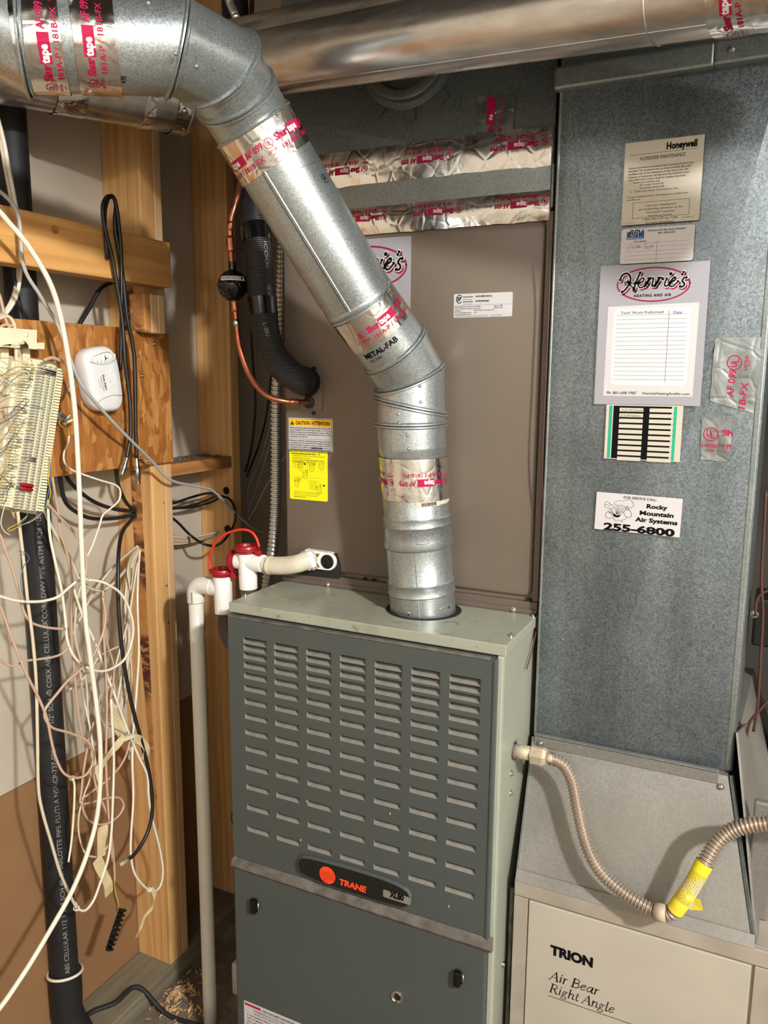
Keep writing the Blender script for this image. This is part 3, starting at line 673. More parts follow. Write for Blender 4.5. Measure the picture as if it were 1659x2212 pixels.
# bottom strip
bm = B(); q = [ony(1158, 1590, YR0-.006), ony(1553, 1672, YR0-.006)]
box(bm, RX0, q[1].x, YR0-.0085, YR0-.001, .822, .8415); bs = obj('bottom_cleat', bm, 'galv_dusty', rd, bevel=.0015)
bm = B(); box(bm, RX0+.001, q[1].x, YR0-.0115, YR0-.0085, .8405, .8425); obj('cleat_fold', bm, 'galv', bs, bevel=.0008)
for px, py in ((1168, 1606), (1557, 1700)): screw(bs, ony(px, py, YR0-.010), -Y, .0036)
screw(rd, ony(1215, 1381, YR0-.001), -Y, .0022)
# stickers
def yq(pts): return quad_y(pts, YR-.0012)
O, w_, h_ = yq([(1352, 310), (1523, 290), (1510, 475), (1341, 488)])
pr = Print(); g = 'inksoft'
pr.text('Honeywell', w_-.044, h_-.0125, .036, .0078, 'ink', .045); pr.rect(.0065, h_-.0155, w_-.008, h_-.0151, 'inkgrey')
pr.text('HUMIDIFIER MAINTENANCE', .0195, h_-.0228, .054, .0043, 'ink', 0)
for i, (s_, ww) in enumerate((('Perform the following maintenance steps to prolong the life of your', .078), ('humidifier. We recommend that you check it monthly after initial', .075), ('installation and do the maintenance at least once a year. The', .072), ('frequency of maintenance will depend on the condition of your', .0735), ("water. Refer to the Owner's Guide for complete instructions.", .070))):
    pr.text(s_, .006, h_-.0322-i*.0036, ww, .0023, 'inkgrey', .005)
for s_, x_, y_, ww in (('1.  Remove the humidifier pad:', .009, .0500, .036), ('_____ Part number HC22A1007', .0125, .0535, .038), ('_____ Part number HC26A1008', .0125, .0572, .038), ('2.  Clean the water distribution tray.', .009, .0608, .059), ('Call your servicing contractor for assistance or to obtain a new', .0055, .0672, .074), ('humidifier pad.', .0055, .0706, .017)):
    pr.text(s_, x_, h_-y_, ww, .0021, g, .005)
fx0, fx1, fz0, fz1 = .0135, w_-.0125, .0075, h_-.0735; pr.frame(fx0, fz0, fx1, fz1, .0004, g)
for i, (s_, ww) in enumerate((('Call your heating and', .036), ('air conditioning contractor or the', .053), ('Honeywell Customer', .0345), ('Assistance Center', .030), ('1-800-345-6770 ext. 7204', .042), ('for more information.', .034))):
    pr.text(s_, (fx0+fx1)/2, fz1-.0058-i*.0042, ww, .0026, g, .005, align='c')
pr.text('69-1145-01', .006, .002, .0105, .0012, g); pr.text('Part # 6800-632', w_-.02, .004, .0135, .0013, g)
sticker(fr, O, X, Z, -Y, w_, h_, 'oldpaper', pr, 'cream humidifier maintenance notice at the top')
O, w_, h_ = yq([(1344, 497), (1502, 483), (1497, 560), (1338, 573)])
pr = Print(); pr.rect(.007, h_-.0125, .0285, h_-.0038, 'blue'); pr.text('BPV', .009, h_-.0098, .019, .0082, 'inkwhite', .055, .4, lay=2); pr.text('BPV', .009, h_-.0098, .019, .0082, 'ink', .015, .4, lay=3)
pr.rect(.007, h_-.0135, .0285, h_-.0103, 'blue', 4); pr.text("Brent's Power Vac", .008, h_-.0128, .0195, .0017, 'inkwhite', .02, lay=5)
pr.text('Furnace and Air Duct Cleaning', .033, h_-.0048, .046, .0021, 'inkgrey', .02); pr.text('801-309-6303', .0455, h_-.0085, .0205, .0021, 'inkgrey', .02)
pr.text('Date cleaned', .016, h_-.0170, .0155, .0016, 'ink', .02)
for i in range(6): pr.rect(.006, h_-.0185-i*.0051, w_-.005, h_-.0187-i*.0051, 'inkgrey')
pr.rect(w_*.5, .001, w_*.5+.0003, h_-.018, 'inkgrey')
pr.stroke([(.0095, .0225), (.0085, .018)], .0003, 'inkgrey'); pr.stroke([(.0115, .0175), (.0135, .024)], .0003, 'inkgrey'); pr.ring(.0158, .0205, .0011, .0022, .0003, 'inkgrey'); pr.stroke([(.0175, .0175), (.0195, .024)], .0003, 'inkgrey'); pr.ring(.0215, .021, .001, .0021, .0003, 'inkgrey'); pr.ring(.0236, .0205, .001, .0018, .0003, 'inkgrey')
pr.stroke([(.029, .0225), (.032, .024), (.0305, .021), (.034, .019), (.031, .018), (.036, .0175), (.041, .0225), (.048, .0265)], .0003, 'inkgrey'); pr.stroke([(.036, .022), (.040, .0195), (.034, .020)], .0003, 'inkgrey')
sticker(fr, O, X, Z, -Y, w_, h_, 'paper', pr, 'small white duct cleaning record card', .003)
O, w_, h_ = yq([(1298, 577), (1536, 561), (1512, 876), (1283, 874)]); HEN = (O.copy(), w_, h_)
pr = Print()
def mpd(x, y, O=O):
    p = ony(1320+x/8.295, 570+y/8.295, YR-.0012); return (p.x-O.x, p.z-O.z)
kk = (mpd(1400, 367)[0]-mpd(100, 367)[0])/1300
HL = [(nm, wd, [mpd(*q) for q in P]) for nm, (wd, P) in LOGO.items()]
logo(pr, mpd, kk)
a_ = [(ony(x, y, YR-.0012)-O) for x, y in ((1314, 663), (1511, 653), (1496, 857), (1303, 855))]
pr.add([(p.x, p.z) for p in a_], [(0, 1, 2, 3)], 'paper', 1)
b_ = [(ony(x, y, YR-.0012)-O) for x, y in ((1325, 668), (1494, 663), (1478, 832), (1318, 832))]
px0, px1, pz0, pz1 = b_[3].x, b_[1].x, b_[3].z, b_[1].z
pr.rrect(px0, pz0, px1, pz1, .006, 'inkwhite', 2)
t_ = ony(1341, 679, YR-.0012)-O; pr.text('Tech/ Work Preformed', t_.x, t_.z, .0535, .0034, 'inkgrey', .008, lay=3); t_ = ony(1455, 676, YR-.0012)-O; pr.text('Date', t_.x, t_.z-.001, .0105, .0034, 'inkgrey', .008, lay=3)
for i in range(16):
    zz = pz1-.0085-i*(pz1-pz0-.013)/15.5; pr.rect(px0+.0035, zz, px1-.0035, zz+.0003, 'inkgrey', 3)
t_ = ony(1444, 700, YR-.0012)-O; pr.rect(t_.x-.0002, pz0+.004, t_.x+.0002, pz1-.0025, 'inkgrey', 3)
t_ = ony(1311, 851, YR-.0012)-O; pr.text('Ph: 801-698-7987', t_.x, t_.z, .0385, .0036, 'inkgrey', .01, lay=3)
t_ = ony(1388, 852, YR-.0012)-O; pr.text('HenriesHeatingAndAir.com', t_.x, t_.z, .0585, .0033, 'inkgrey', .01, lay=3)
sticker(fr, O, X, Z, -Y, w_, h_, 'greypaper', pr, 'large pale grey service log sheet with oval logo')
O, w_, h_ = yq([(1312, 876), (1476, 879), (1469, 998), (1303, 990)])
pr = Print(); e = .001
pr.rect(.004, e, .008, h_, 'green'); pr.rect(w_-.0115, e, w_-.0075, h_, 'green'); pr.rect(.0095, e, w_-.014, h_, 'ink')
for c_ in range(2):
    x_ = .0175+c_*.0385
    for r_ in range(10): pr.rect(x_, h_-.0075-r_*.00725, x_+.0305, h_-.0026-r_*.00725, 'oldpaper', 2)
pr.text('5-21-97 Daniel', .020, h_-.0068, .027, .0024, 'inkgrey', 0, .2, lay=3); pr.text('5-4-99 Nelson', .0195, h_-.014, .026, .0026, 'inkgrey', 0, .2, lay=3)
sticker(fr, O, X, Z, -Y, w_, h_+.002, 'oldpaper', pr, 'black and green striped log card below the sheet')
q = [ony(*p, YR-.0012) for p in ((1284, 1142), (1468, 1161), (1475, 1077), (1289, 1062))]
U_ = (q[1]-q[0]).normalized(); w_ = (q[1]-q[0]).length; W_ = (q[3]-q[0]).normalized(); h_ = (q[3]-q[0]).length; W_ = (W_-U_*W_.dot(U_)).normalized()
pr = Print()
def rk(x, y): p = ony(1280+x/8.295, 1055+y/8.295, YR-.0012)-q[0]; return p.dot(U_), p.dot(W_)
def rt(s_, xa, ya, xb, yb, h, bo, col='ink'): a = rk(xa, ya); b = rk(xb, yb); pr.text(s_, a[0], (a[1]+b[1])/2, b[0]-a[0], h, col, bo, lay=2)
rt('FOR SERVICE CALL:', 562, 182, 1150, 228, .0034, .008, 'inkgrey'); rt('Rocky', 970, 352, 1345, 385, .0055, .04); rt('Mountain', 845, 468, 1452, 525, .0056, .04); rt('Air Systems', 762, 588, 1522, 655, .0056, .04); rt('255-6800', 196, 738, 1470, 850, .0092, .045)
def rs(P, wd=.00035): pr.stroke([rk(*p) for p in P], wd, 'ink', 2, 3)
rs([(390, 350), (350, 290), (310, 270), (265, 230), (225, 270), (220, 320), (260, 345), (300, 350), (340, 365), (385, 350)]); rs([(230, 295), (270, 285), (300, 310), (340, 300)])
rs([(430, 300), (385, 270), (420, 235), (500, 220), (560, 225), (620, 205), (680, 205), (720, 250), (740, 295), (690, 350), (650, 340), (600, 330), (540, 305), (430, 300)])
for x_ in (400, 428, 455, 480, 510, 545, 580, 610): pr.stroke([rk(430+(x_-430)*.2, 460), rk(x_, 310+abs(x_-470)*.2)], .00028, 'ink', 2, 1, False)
for x_, y_ in ((265, 400), (290, 380), (320, 370), (345, 372)): pr.stroke([rk(390, 470), rk(x_, y_)], .00028, 'ink', 2, 1, False)
pr.add([rk(*p) for p in ((365, 490), (390, 450), (430, 480), (490, 470), (500, 490), (460, 522), (400, 510))], [(0, 1, 2, 3, 4, 5, 6)], 'ink', 2)
rs([(245, 430), (300, 425), (360, 480)], .0004); rs([(245, 430), (243, 510), (310, 540), (350, 515), (400, 560), (430, 585), (470, 560), (530, 600), (540, 560), (590, 550), (620, 520)], .0004)
rs([(490, 500), (545, 415), (575, 470), (610, 510), (690, 512), (692, 430), (650, 370), (622, 315), (590, 390), (560, 430)], .0004); rs([(600, 385), (625, 375), (655, 382)], .0007)
sticker(fr, q[0], U_, W_, -Y, w_, h_, 'paper', pr, 'white service call sticker with mountain drawing')
O2 = V((ony(695, 670, YC).x, YC, ony(697, 676, YC).z)); w2, h2 = .2308-O2.x, 1.571-O2.z; s2_ = ony(863, 571, YC)-O2; p0 = mpd(1295, 330)
pr = Print(); logo(pr, lambda x, y: (s2_.x+(mpd(x, y)[0]-p0[0])*1.45, s2_.z+(mpd(x, y)[1]-p0[1])*1.45), kk*1.45)
sticker(fp, O2, X, Z, -Y, w2, h2, 'greypaper', pr, 'pale sticker with oval logo half hidden by the flue')
# foil tape patches on the duct face
def patch(parent, P, N, mat, pr=None, mp=None, name='foil_tape', wr=.0007, n=9, seed=1, lift=.0015):
    """a crumpled rectangle through four corners (bl, br, tr, tl)"""
    bl, br, tr, tl = [V(p) for p in P]; N = V(N); random.seed(seed); bm = B(); g = []
    for j in range(n+1):
        row = []
        for i in range(n+1):
            u, v = i/n, j/n; p = bl.lerp(br, u).lerp(tl.lerp(tr, u), v)
            d = noise.noise(p*95+V((seed, 0, 0)))*wr+noise.noise(p*40+V((0, seed, 0)))*wr
            ed = (noise.noise(p*120)*.0012) if i in (0, n) or j in (0, n) else 0
            row.append(bm.verts.new(p+N*(lift+d)+(br-bl).normalized()*ed+(tl-bl).normalized()*ed*.7))
        g.append(row)
    for j in range(n):
        for i in range(n): bm.faces.new((g[j][i], g[j][i+1], g[j+1][i+1], g[j+1][i]))
    o = obj(name, bm, mat, parent, True, recalc=False)
    if pr:
        Lu, Lv = (br-bl).length, (tl-bl).length
        def fn(u, v, l):
            a, b = u/Lu, v/Lv; p = bl.lerp(br, a).lerp(tl.lerp(tr, a), b)
            d = noise.noise(p*95+V((seed, 0, 0)))*wr+noise.noise(p*40+V((0, seed, 0)))*wr
            return p+N*(lift+d+.0005+.0001*l)
        pr.build('printing', fn, o)
    return o
def ul(pr, x, y, r, mat='inkred', rot=0):   # circled UL mark
    pr.ring(x, y, r, r, r*.13, mat); c, s_ = math.cos(rot), math.sin(rot)
    def L(P): pr.stroke([(x+a*r*c-b*r*s_, y+a*r*s_+b*r*c) for a, b in P], r*.14, mat, 1, 3)
    L([(-.5, .5), (-.5, -.1), (-.3, -.35), (-.1, -.1), (-.1, .5)]); L([(.1, .25), (.1, -.5)]); L([(.1, -.5), (.5, -.5)])
FN = (BRp-ap_).cross(TRw-ap_).normalized()
def yp(px, py): v = ray(px, py); return CAM+v*((ap_-CAM).dot(FN)/v.dot(FN))
q = [yp(1533, 866), yp(1628, 893), yp(1650, 728), yp(1545, 730)]
pr = Print(); w_ = (q[1]-q[0]).length; h_ = (q[3]-q[0]).length
ul(pr, w_*.46, h_*.64, .0088, rot=math.pi/2)
pr.text('LISTED', w_*.74, h_*.55, .016, .0035, 'inkred', .02, rot=math.pi/2); pr.text('25TF', w_*.80, h_*.60, .007, .0024, 'inkred', .01, rot=math.pi/2)
pr.text('AF 099', w_*.52, h_*.14, .032, .0085, 'inkred', .015, rot=math.pi/2); pr.text('1B-FX', w_*.80, h_*.02, .029, .008, 'inkred', .015, rot=math.pi/2)
patch(fr, q, -Y, 'clear', pr, seed=3, wr=.0011).__setitem__('label', 'foil tape patch printed in crimson')
q = [yp(1513, 992), yp(1576, 998), yp(1583, 903), yp(1517, 903)]
pr = Print(); w_ = (q[1]-q[0]).length; h_ = (q[3]-q[0]).length
ul(pr, w_*.32, h_*.62, .0090); pr.text('LISTED', w_*.04, h_*.31, .021, .0038, 'inkred', .02); pr.text('25TF', w_*.14, h_*.2, .0115, .0032, 'inkred', .01)
pr.text('Sh', w_*.68, h_*.6, .013, .007, 'inkred', .03); pr.text('18', w_*.74, h_*.3, .010, .0055, 'inkred', .01)
patch(fr, q, -Y, 'clear', pr, seed=8, wr=.0012)

# ---------------------------------------------------------------- sloping transition below the duct
YT = .045
tr_ = thing('duct_transition', 'dull galvanised sloping duct piece between the return duct and the beige box', 'duct')
TZ0, TZ1 = .657, .834
bl = V((.4605, YT, TZ0)); br = V((.766, YT, TZ0)); tr = V((RX1+.001, YR0-.002, TZ1)); tl = V((RX0-.001, YR0-.002, TZ1))
bkl, bkr = V((.4605, .6, TZ0)), V((.80, .6, TZ0)); ttl, ttr = V((RX0-.001, .6, TZ1)), V((RX1+.02, .6, TZ1))
bm = B(); vs = [bm.verts.new(p) for p in (bl, br, tr, tl, bkl, bkr, ttr, ttl)]
for f in ((0, 1, 2, 3), (1, 5, 6, 2), (0, 3, 7, 4), (4, 7, 6, 5), (0, 4, 5, 1), (3, 2, 6, 7)): bm.faces.new([vs[i] for i in f])
tb = obj('sloping_body', bm, 'galv_dusty', tr_)
n_ = (br-bl).cross(tl-bl).normalized()
bm = B(); tube(bm, [br+V((.003, .004, 0)), tr+V((.004, .004, 0))], .0035, 6); obj('side_seam', bm, 'galv_dark', tr_)
bm = B(); tube(bm, [bl+V((-.001, 0, 0)), tl+V((-.001, 0, 0))], .0028, 6); obj('side_seam', bm, 'galv', tr_)
bm = B(); slab(bm, [bl+V((-.002, -.006, -.001)), br+V((.003, -.006, -.001)), br+V((.003, .003, .012)), bl+V((-.002, .003, .012))], n_*.0015); fo = obj('bottom_flange', bm, 'galv_dusty', tr_)
for px, py in ((1257, 1930), (1583, 2030)):
    a = br-bl; p = CAM; v = ray(px, py); t_ = (bl-CAM).dot(n_)/v.dot(n_); screw(fo, CAM+v*t_, n_, .0034, 'galv_dusty')
# right-hand side sheet seen edge-on
bm = B(); slab(bm, [br+V((.004, .006, 0)), ony(1668, 1830, .42), ony(1612, 1560, .40), tr+V((.005, .010, .06))], (.003, 0, 0)); obj('side_sheet', bm, 'galv_dusty', tr_)

# ---------------------------------------------------------------- beige air cleaner box
ac = thing('air_cleaner', 'beige air cleaner box with black lettering at the bottom right', 'air cleaner')
AX0, AX1, YA = .4575, .95, .04
bm = B(); box(bm, AX0, AX1, YA+.004, .6, ZF+.001, .6565); obj('case', bm, 'beige2', ac, bevel=.002)
zt0 = .633
bm = B(); box(bm, AX0, AX1, YA-.001, YA+.006, zt0, .656); obj('top_rail', bm, 'beige2', ac, bevel=.0015)
dl = ony(1137, 2100, YA).x; dr = ony(1617, 2150, YA).x
bm = B(); box(bm, AX0, dl-.0015, YA, YA+.006, ZF+.01, zt0-.0015); obj('corner_post', bm, 'beige2', ac, bevel=.001)
bm = B(); box(bm, dr+.004, AX1, YA, YA+.006, ZF+.01, zt0-.0015); obj('corner_post', bm, 'beige2', ac, bevel=.001)
bm = B(); box(bm, dl, dr, YA-.0015, YA+.006, ZF+.02, zt0-.002); ad = obj('access_door', bm, 'beige', ac, bevel=.0012)
pr = Print()
def ay(px, py): return ony(px, py, YA-.0015)
a, b = ay(1060+357/2.77, 1700+975/2.77), ay(1060+612/2.77, 1700+1050/2.77)
zb = ay(1060+357/2.77, 1700+997/2.77).z; pr.text('TRION', a.x, zb, b.x-a.x, .0138, 'ink', .055, res=6)
a, b = ay(1060+352/2.77, 1700+1135/2.77), ay(1060+648/2.77, 1700+1200/2.77)
SERIF = {'A': (.60, [(.035, [(0, 0), (.30, .70)]), (.085, [(.30, .68), (.50, 0)]), (.03, [(.12, .24), (.42, .24)]), (.028, [(-.07, 0), (.09, 0)]), (.028, [(.38, 0), (.60, 0)])]),
 'i': (.22, [(.07, [(.08, .03), (.08, .43)]), (.03, [(0, .42), (.08, .45)]), (.03, [(.08, .02), (.17, .05)]), (.09, [(.09, .62), (.092, .62)])]),
 'r': (.33, [(.07, [(.08, .0), (.08, .43)]), (.045, [(.08, .28), (.18, .42), (.28, .42)]), (.03, [(0, .42), (.08, .45)])]),
 'B': (.54, [(.085, [(.08, 0), (.08, .70)]), (.05, [(.08, .68), (.30, .68), (.40, .53), (.28, .37), (.08, .37)]), (.055, [(.08, .37), (.34, .37), (.46, .19), (.32, .02), (.08, .02)]), (.028, [(-.03, 0), (.1, 0)]), (.028, [(-.03, .7), (.1, .7)])]),
 'e': (.39, [(.052, [(.05, .22), (.20, .26), (.32, .35), (.27, .43), (.15, .41), (.06, .28), (.06, .10), (.17, .02), (.32, .10)])]),
 'a': (.48, [(.05, [(.34, .41), (.20, .44), (.07, .28), (.06, .09), (.16, .02), (.29, .18), (.34, .41)]), (.065, [(.37, .44), (.34, .10), (.37, .02), (.45, .06)])]),
 'R': (.60, [(.085, [(.08, 0), (.08, .70)]), (.05, [(.08, .68), (.32, .68), (.42, .52), (.30, .36), (.08, .36)]), (.085, [(.25, .35), (.48, 0)]), (.028, [(-.03, 0), (.19, 0)]), (.028, [(.42, 0), (.60, 0)]), (.028, [(-.03, .7), (.1, .7)])]),
 'g': (.44, [(.045, [(.17, .43), (.28, .30), (.17, .16), (.06, .28), (.17, .43)]), (.045, [(.12, .16), (.08, .07), (.26, .02), (.36, -.08), (.24, -.2), (.06, -.18), (.02, -.09), (.13, .01)]), (.04, [(.27, .39), (.39, .43)])]),
 'h': (.48, [(.07, [(.08, 0), (.08, .72)]), (.058, [(.08, .27), (.18, .41), (.30, .42), (.35, .33), (.33, .10), (.36, .02), (.44, .06)]), (.03, [(0, .70), (.08, .72)])]),
 'n': (.48, [(.07, [(.08, 0), (.08, .43)]), (.058, [(.08, .27), (.18, .41), (.30, .42), (.35, .33), (.33, .10), (.36, .02), (.44, .06)]), (.03, [(0, .42), (.08, .45)])]),
 't': (.28, [(.06, [(.13, .58), (.11, .12), (.14, .02), (.25, .06)]), (.03, [(.0, .43), (.25, .43)])]), 'l': (.24, [(.065, [(.08, .72), (.08, .08), (.12, .02), (.21, .06)]), (.03, [(0, .70), (.08, .72)])]), ' ': (.26, [])}
def serif(t, x, z, w, h):
    tot = sum(SERIF[c][0] for c in t); sx = w/tot; sz = h/.7; cur = 0
    for c in t:
        for wd, P in SERIF[c][1]: pr.stroke([(x+(cur+a+.22*b)*sx, z+b*sz) for a, b in P], wd*sx, 'ink', 1, 6)
        cur += SERIF[c][0]
serif('Air Bear', a.x, ay(1188, 1700+1150/2.77).z, b.x-a.x, .0142)
a, b = ay(1060+352/2.77, 1700+1220/2.77), ay(1060+738/2.77, 1700+1320/2.77)
serif('Right Angle', a.x, ay(1188, 1700+1225/2.77).z, b.x-a.x, .0142)
a = ay(1183, 2151); b = ay(1380, 2216); pr.rect(a.x, (a.z+b.z)/2-.0004, b.x+.05, (a.z+b.z)/2+.0004, 'ink')
pr.build('lettering', plane_map((0, YA-.0015, 0), X, Z, -Y, .0003), ad)
# grime-filled joint against the furnace
bm = B(); pts = [V((AX0-.006, YA+.01, z)) for z in [ZF+.05+i*.03 for i in range(20)] if z < .66]; tube(bm, pts, [.003+.0015*abs(noise.noise(p*60)) for p in pts], 6); obj('sealant_bead', bm, 'dust', ac, True)

# ---------------------------------------------------------------- plenum above the coil
YPn = YC+.001
pl = thing('supply_plenum', 'dark galvanised supply plenum above the tan coil cabinet with foil taped seams', 'duct')
bm = B(); box(bm, .002, W-.004, YPn+.004, .66, 1.593, 2.0); pb = obj('plenum_body', bm, 'galv_dark', pl, bevel=.002)
bm = B(); box(bm, -.001, W-.001, YPn-.004, .67, 1.593, 1.653); obj('adapter_collar', bm, 'galv', pl, bevel=.003)
def tape_strip(parent, z0, z1, x0, x1, y, texts, seed, skew=0, wr=.0009, bulge=.003, nx=60, nz=8):
    bm = B(); g = []
    def sf(x, z, l=0):
        v = (z-z0)/(z1-z0); u = (x-x0)/(x1-x0)
        d = noise.noise(V((x*70, z*50, seed)))*wr*.8+noise.noise(V((x*20, z*140, seed+3)))*wr*.9
        return V((x, y-.0012-d-bulge*math.sin(math.pi*min(1, max(0, v)))-(.0006+.0001*l if l else 0), z+skew*u+.0012*noise.noise(V((x*40, seed, 0)))*(1-v)))
    for j in range(nz+1):
        row = [bm.verts.new(sf(x0+(x1-x0)*i/nx, z0+(z1-z0)*j/nz)) for i in range(nx+1)]; g.append(row)
    for j in range(nz):
        for i in range(nx): bm.faces.new((g[j][i], g[j][i+1], g[j+1][i+1], g[j+1][i]))
    o = obj('foil_tape', bm, 'foil', parent, True, recalc=False)
    if texts:
        texts.build('printing', lambda u, v, l: sf(u, v, l+1), o)
    return o
def brand_upside(pr, x, z, k=1.0, mat='inkred', rot=math.pi):
    """one repeat of the tape's print, drawn with its own u axis turned by rot"""
    c, s_ = math.cos(rot), math.sin(rot)
    def P(a, b): return x+(a*c-b*s_)*k, z+(a*s_+b*c)*k
    def T(t, a, b, w, h, bo, m=mat, lay=1): p = P(a, b); pr.text(t, p[0], p[1], w*k, h*k, m, bo, rot=rot, lay=lay, res=2)
    T('Shur', 0, .0, .020, .0085, .045)
    for i in range(10):
        a, b = .0205+i*.00295, .0205+(i+1)*.00295; pr.add([P(a, -.0028), P(b, -.0028), P(b, .0095), P(a, .0095)], [(0, 1, 2, 3)], mat, 0)
    T('tape', .0212, 0, .018, .0085, .045, 'inkwhite', 2); T('AF 099', .0525, .0005, .027, .0082, .02); T('181A-P / 181B-FX', .004, -.0125, .070, .0062, .012)
    p = P(-.010, .003); ul(pr, p[0], p[1], .0062*k, mat, rot); T('LISTED', -.0165, -.0085, .0125, .003, .02); T('25TF', -.013, -.0125, .006, .002, .01)
pr = Print()
brand_upside(pr, .420, 1.682, .85); brand_upside(pr, .283, 1.6785, .85); brand_upside(pr, .146, 1.675, .85)
pr.text('Q3/23', .078, 1.676, .027, .0075, 'inkred', .015, rot=math.pi, align='l')
tape_strip(pl, 1.646, 1.701, -.001, W-.004, YPn-.002, pr, 2)
pr = Print()
for x_ in (.425, .30, .18): brand_upside(pr, x_, 1.6035, .8)
tape_strip(pl, 1.577, 1.617, -.001, W-.005, YPn-.003, pr, 9, wr=.0008, bulge=.004)
q = [ony(1030, 285, YPn), ony(1107, 285, YPn), ony(1112, 207, YPn), ony(1032, 207, YPn)]
pr = Print(); w_ = (q[1]-q[0]).length; h_ = (q[3]-q[0]).length
pr.rect(w_*.25, h_*.22, w_*.48, h_*.98, 'inkred'); pr.text('Shur', w_*.46, 0, h_*.30, .008, 'inkred', .04, rot=math.pi/2); pr.text('tape', w_*.46, h_*.32, h_*.42,   .0085, 'inkwhite', .04, rot=math.pi/2, lay=2); pr.text('81A-P / 18', w_*.70, h_*.03, h_*.9, .0065, 'inkred', .012, rot=math.pi/2)
patch(pb, [p+Y*.003 for p in q], -Y, 'clear', pr, seed=5, wr=.0009)
cc_ = ony(880, 112, YPn); bm = B(); lathe(bm, cc_+Y*.004, -Y, [(0, .078), (.004, .078), (.006, .069), (.016, .068), (.017, .066), (.017, .055), (.006, .05), (.006, 0)], 48, False); cr_ = obj('takeoff_collar', bm, 'galv_dark', pl, 'auto')
for k in range(10):
    a = -math.pi/2+k*math.pi/5+.05; e1 = V((math.cos(a), 0, math.sin(a))); e2 = V((-math.sin(a), 0, math.cos(a)))
    bm = B(); c_ = cc_+e1*.078+Y*.002; slab(bm, [c_-e2*.009, c_+e2*.009, c_+e2*.008+e1*.016, c_-e2*.008+e1*.016], (0, -.002, 0)); obj('collar_tab', bm, 'galv_dark', cr_)
# gap wires between plenum and return duct
for nm, pts, mt, r, lb in (('thermostat_wire', [(1196, 205), (1193, 320), (1188, 470), (1187, 620), (1180, 800), (1172, 1000), (1170, 1200), (1163, 1330), (1150, 1400), (1138, 1445)], 'wred', .0011, 'thin brown wire hanging in the gap between coil cabinet and return duct'),):
    bm = B(); P = catmull([onx(px, py, W+.0045) if py < 1320 else onx(px, py, W+.003) for px, py in pts], 8); tube(bm, P, r, 6); tag(obj(nm, bm, mt, None, True), lb, 'wire')
# ---------------------------------------------------------------- flue pipe
R_ = .0495
fl_ = thing('flue_pipe', 'galvanised round flue pipe rising from the furnace top and bending up to the left', 'flue')
def zf(py): return ony(899, py, FC.y-R_).z
z = {k: zf(k) for k in (1292, 1268, 1188, 1173, 1141, 1124, 976, 966)}
PB = V((FC.x, FC.y, 1.0)); PTOP = dep(887, 914, 1.166); AXV = (PTOP-PB).normalized()
def vlathe(name, prof, mat='vent', seg=64): bm = B(); lathe(bm, PB, AXV, [(a-1.0, b) for a, b in prof], seg, False); return obj(name, bm, mat, fl_, 'auto')
r = R_
s1 = vlathe('pipe_section', [(1.006, r-.001), (1.012, r), (z[1292]-.002, r), (z[1292], r+.0018), (z[1292]+.004, r+.0004), (z[1268]-.002, r+.0002), (z[1268], r+.0012), (z[1268]+.003, r-.0008), (z[1188]-.003, r-.0008), (z[1188]-.0015, r+.0012)])
s2 = vlathe('pipe_section', [(z[1188]-.0015, r+.0012), (z[1188]+.002, r+.0022), (z[1173], r+.0008), (z[1141]-.002, r+.0004), (z[1141], r+.0018), (z[1141]+.004, r), (z[1124], r+.001), (z[1124]+.003, r-.001), (z[976], r-.001), (z[976]+.002, r), (z[966]+.002, r-.0004)])
def cyl(A, Bq):
    A, Bq = V(A), V(Bq); t = (Bq-A).normalized(); md = (A+Bq)/2; e0 = CAM-md; e0 = (e0-t*e0.dot(t)).normalized(); e1 = t.cross(e0)
    return A, t, e0, e1
def cyl_pt(c, rr, u, v, lift=0): A, t, e0, e1 = c; a = u/rr; return A+t*v+(e0*math.cos(a)+e1*math.sin(a))*(rr+lift)
def emboss(c, rr, u0, v0, w_, parent, h=.0022):
    bm = B(); tube(bm, [cyl_pt(c, rr, u0+w_*(i/10-.5), v0, -.0002) for i in range(11)], [.0006]+[h*.75]*9+[.0006], 8); return obj('embossed_slot', bm, 'vent', parent, True)
cv = cyl(PB-AXV, PTOP)
emboss(cv, r, -.028, zf(1322), .017, s1); emboss(cv, r, .033, zf(1318), .017, s1); emboss(cv, r, .006, zf(1172)+.0, .020, s2)
emboss(cv, r, -.012, z[1268]+.0065, .0012, s1, .006) if False else None
# lengthwise seam of the vertical run
bm = B(); tube(bm, [cyl_pt(cv, r, -.006, q, -.0004) for q in (1.01, 1.05, z[1188]-.004)], .0009, 6); obj('pipe_seam', bm, 'vent', s1)
for u_, v_ in ((-.022, zf(1327)), (.044, zf(1322))): 
    bm = B(); p = cyl_pt(cv, r, u_, v_); lathe(bm, p, -Y, [(-.001, .0016), (.0006, .0014)], 8); obj('screw_hole', bm, 'void', s1)
# gored elbows and the sloping run: each joint is a ring given by its two ends in view and its distance
def st(xa, ya, xb, yb, t, ax=None):
    c = dep((xa+xb)/2, (ya+yb)/2, t); mdir = (dep(xb, yb, t)-dep(xa, ya, t)).normalized(); return [c, mdir]
cz = ony(887, 912, FC.y).z
J4 = [PTOP.copy(), X.copy()]; J5 = [PB+AXV*(z[966]-1.0), X.copy()]
t4 = (V((FC.x, FC.y, 1.3))-CAM).dot(_d)
J3 = st(812, 862, 962, 893, 1.163); J2 = st(812, 843, 959, 783, 1.156); J1 = st(793, 806, 912, 703, 1.132)
D0 = st(706, 694, 843, 602, 1.095); D1 = st(474, 322, 624, 226, .995)
K1 = st(428, 260, 589, 150, .962); K2 = st(407, 228, 543, 68, .932); K3 = st(369, 206, 399, -2, .885); H0 = st(62, 192, 50, -20, .845); H1 = st(-110, 110, -60, -90, .83)
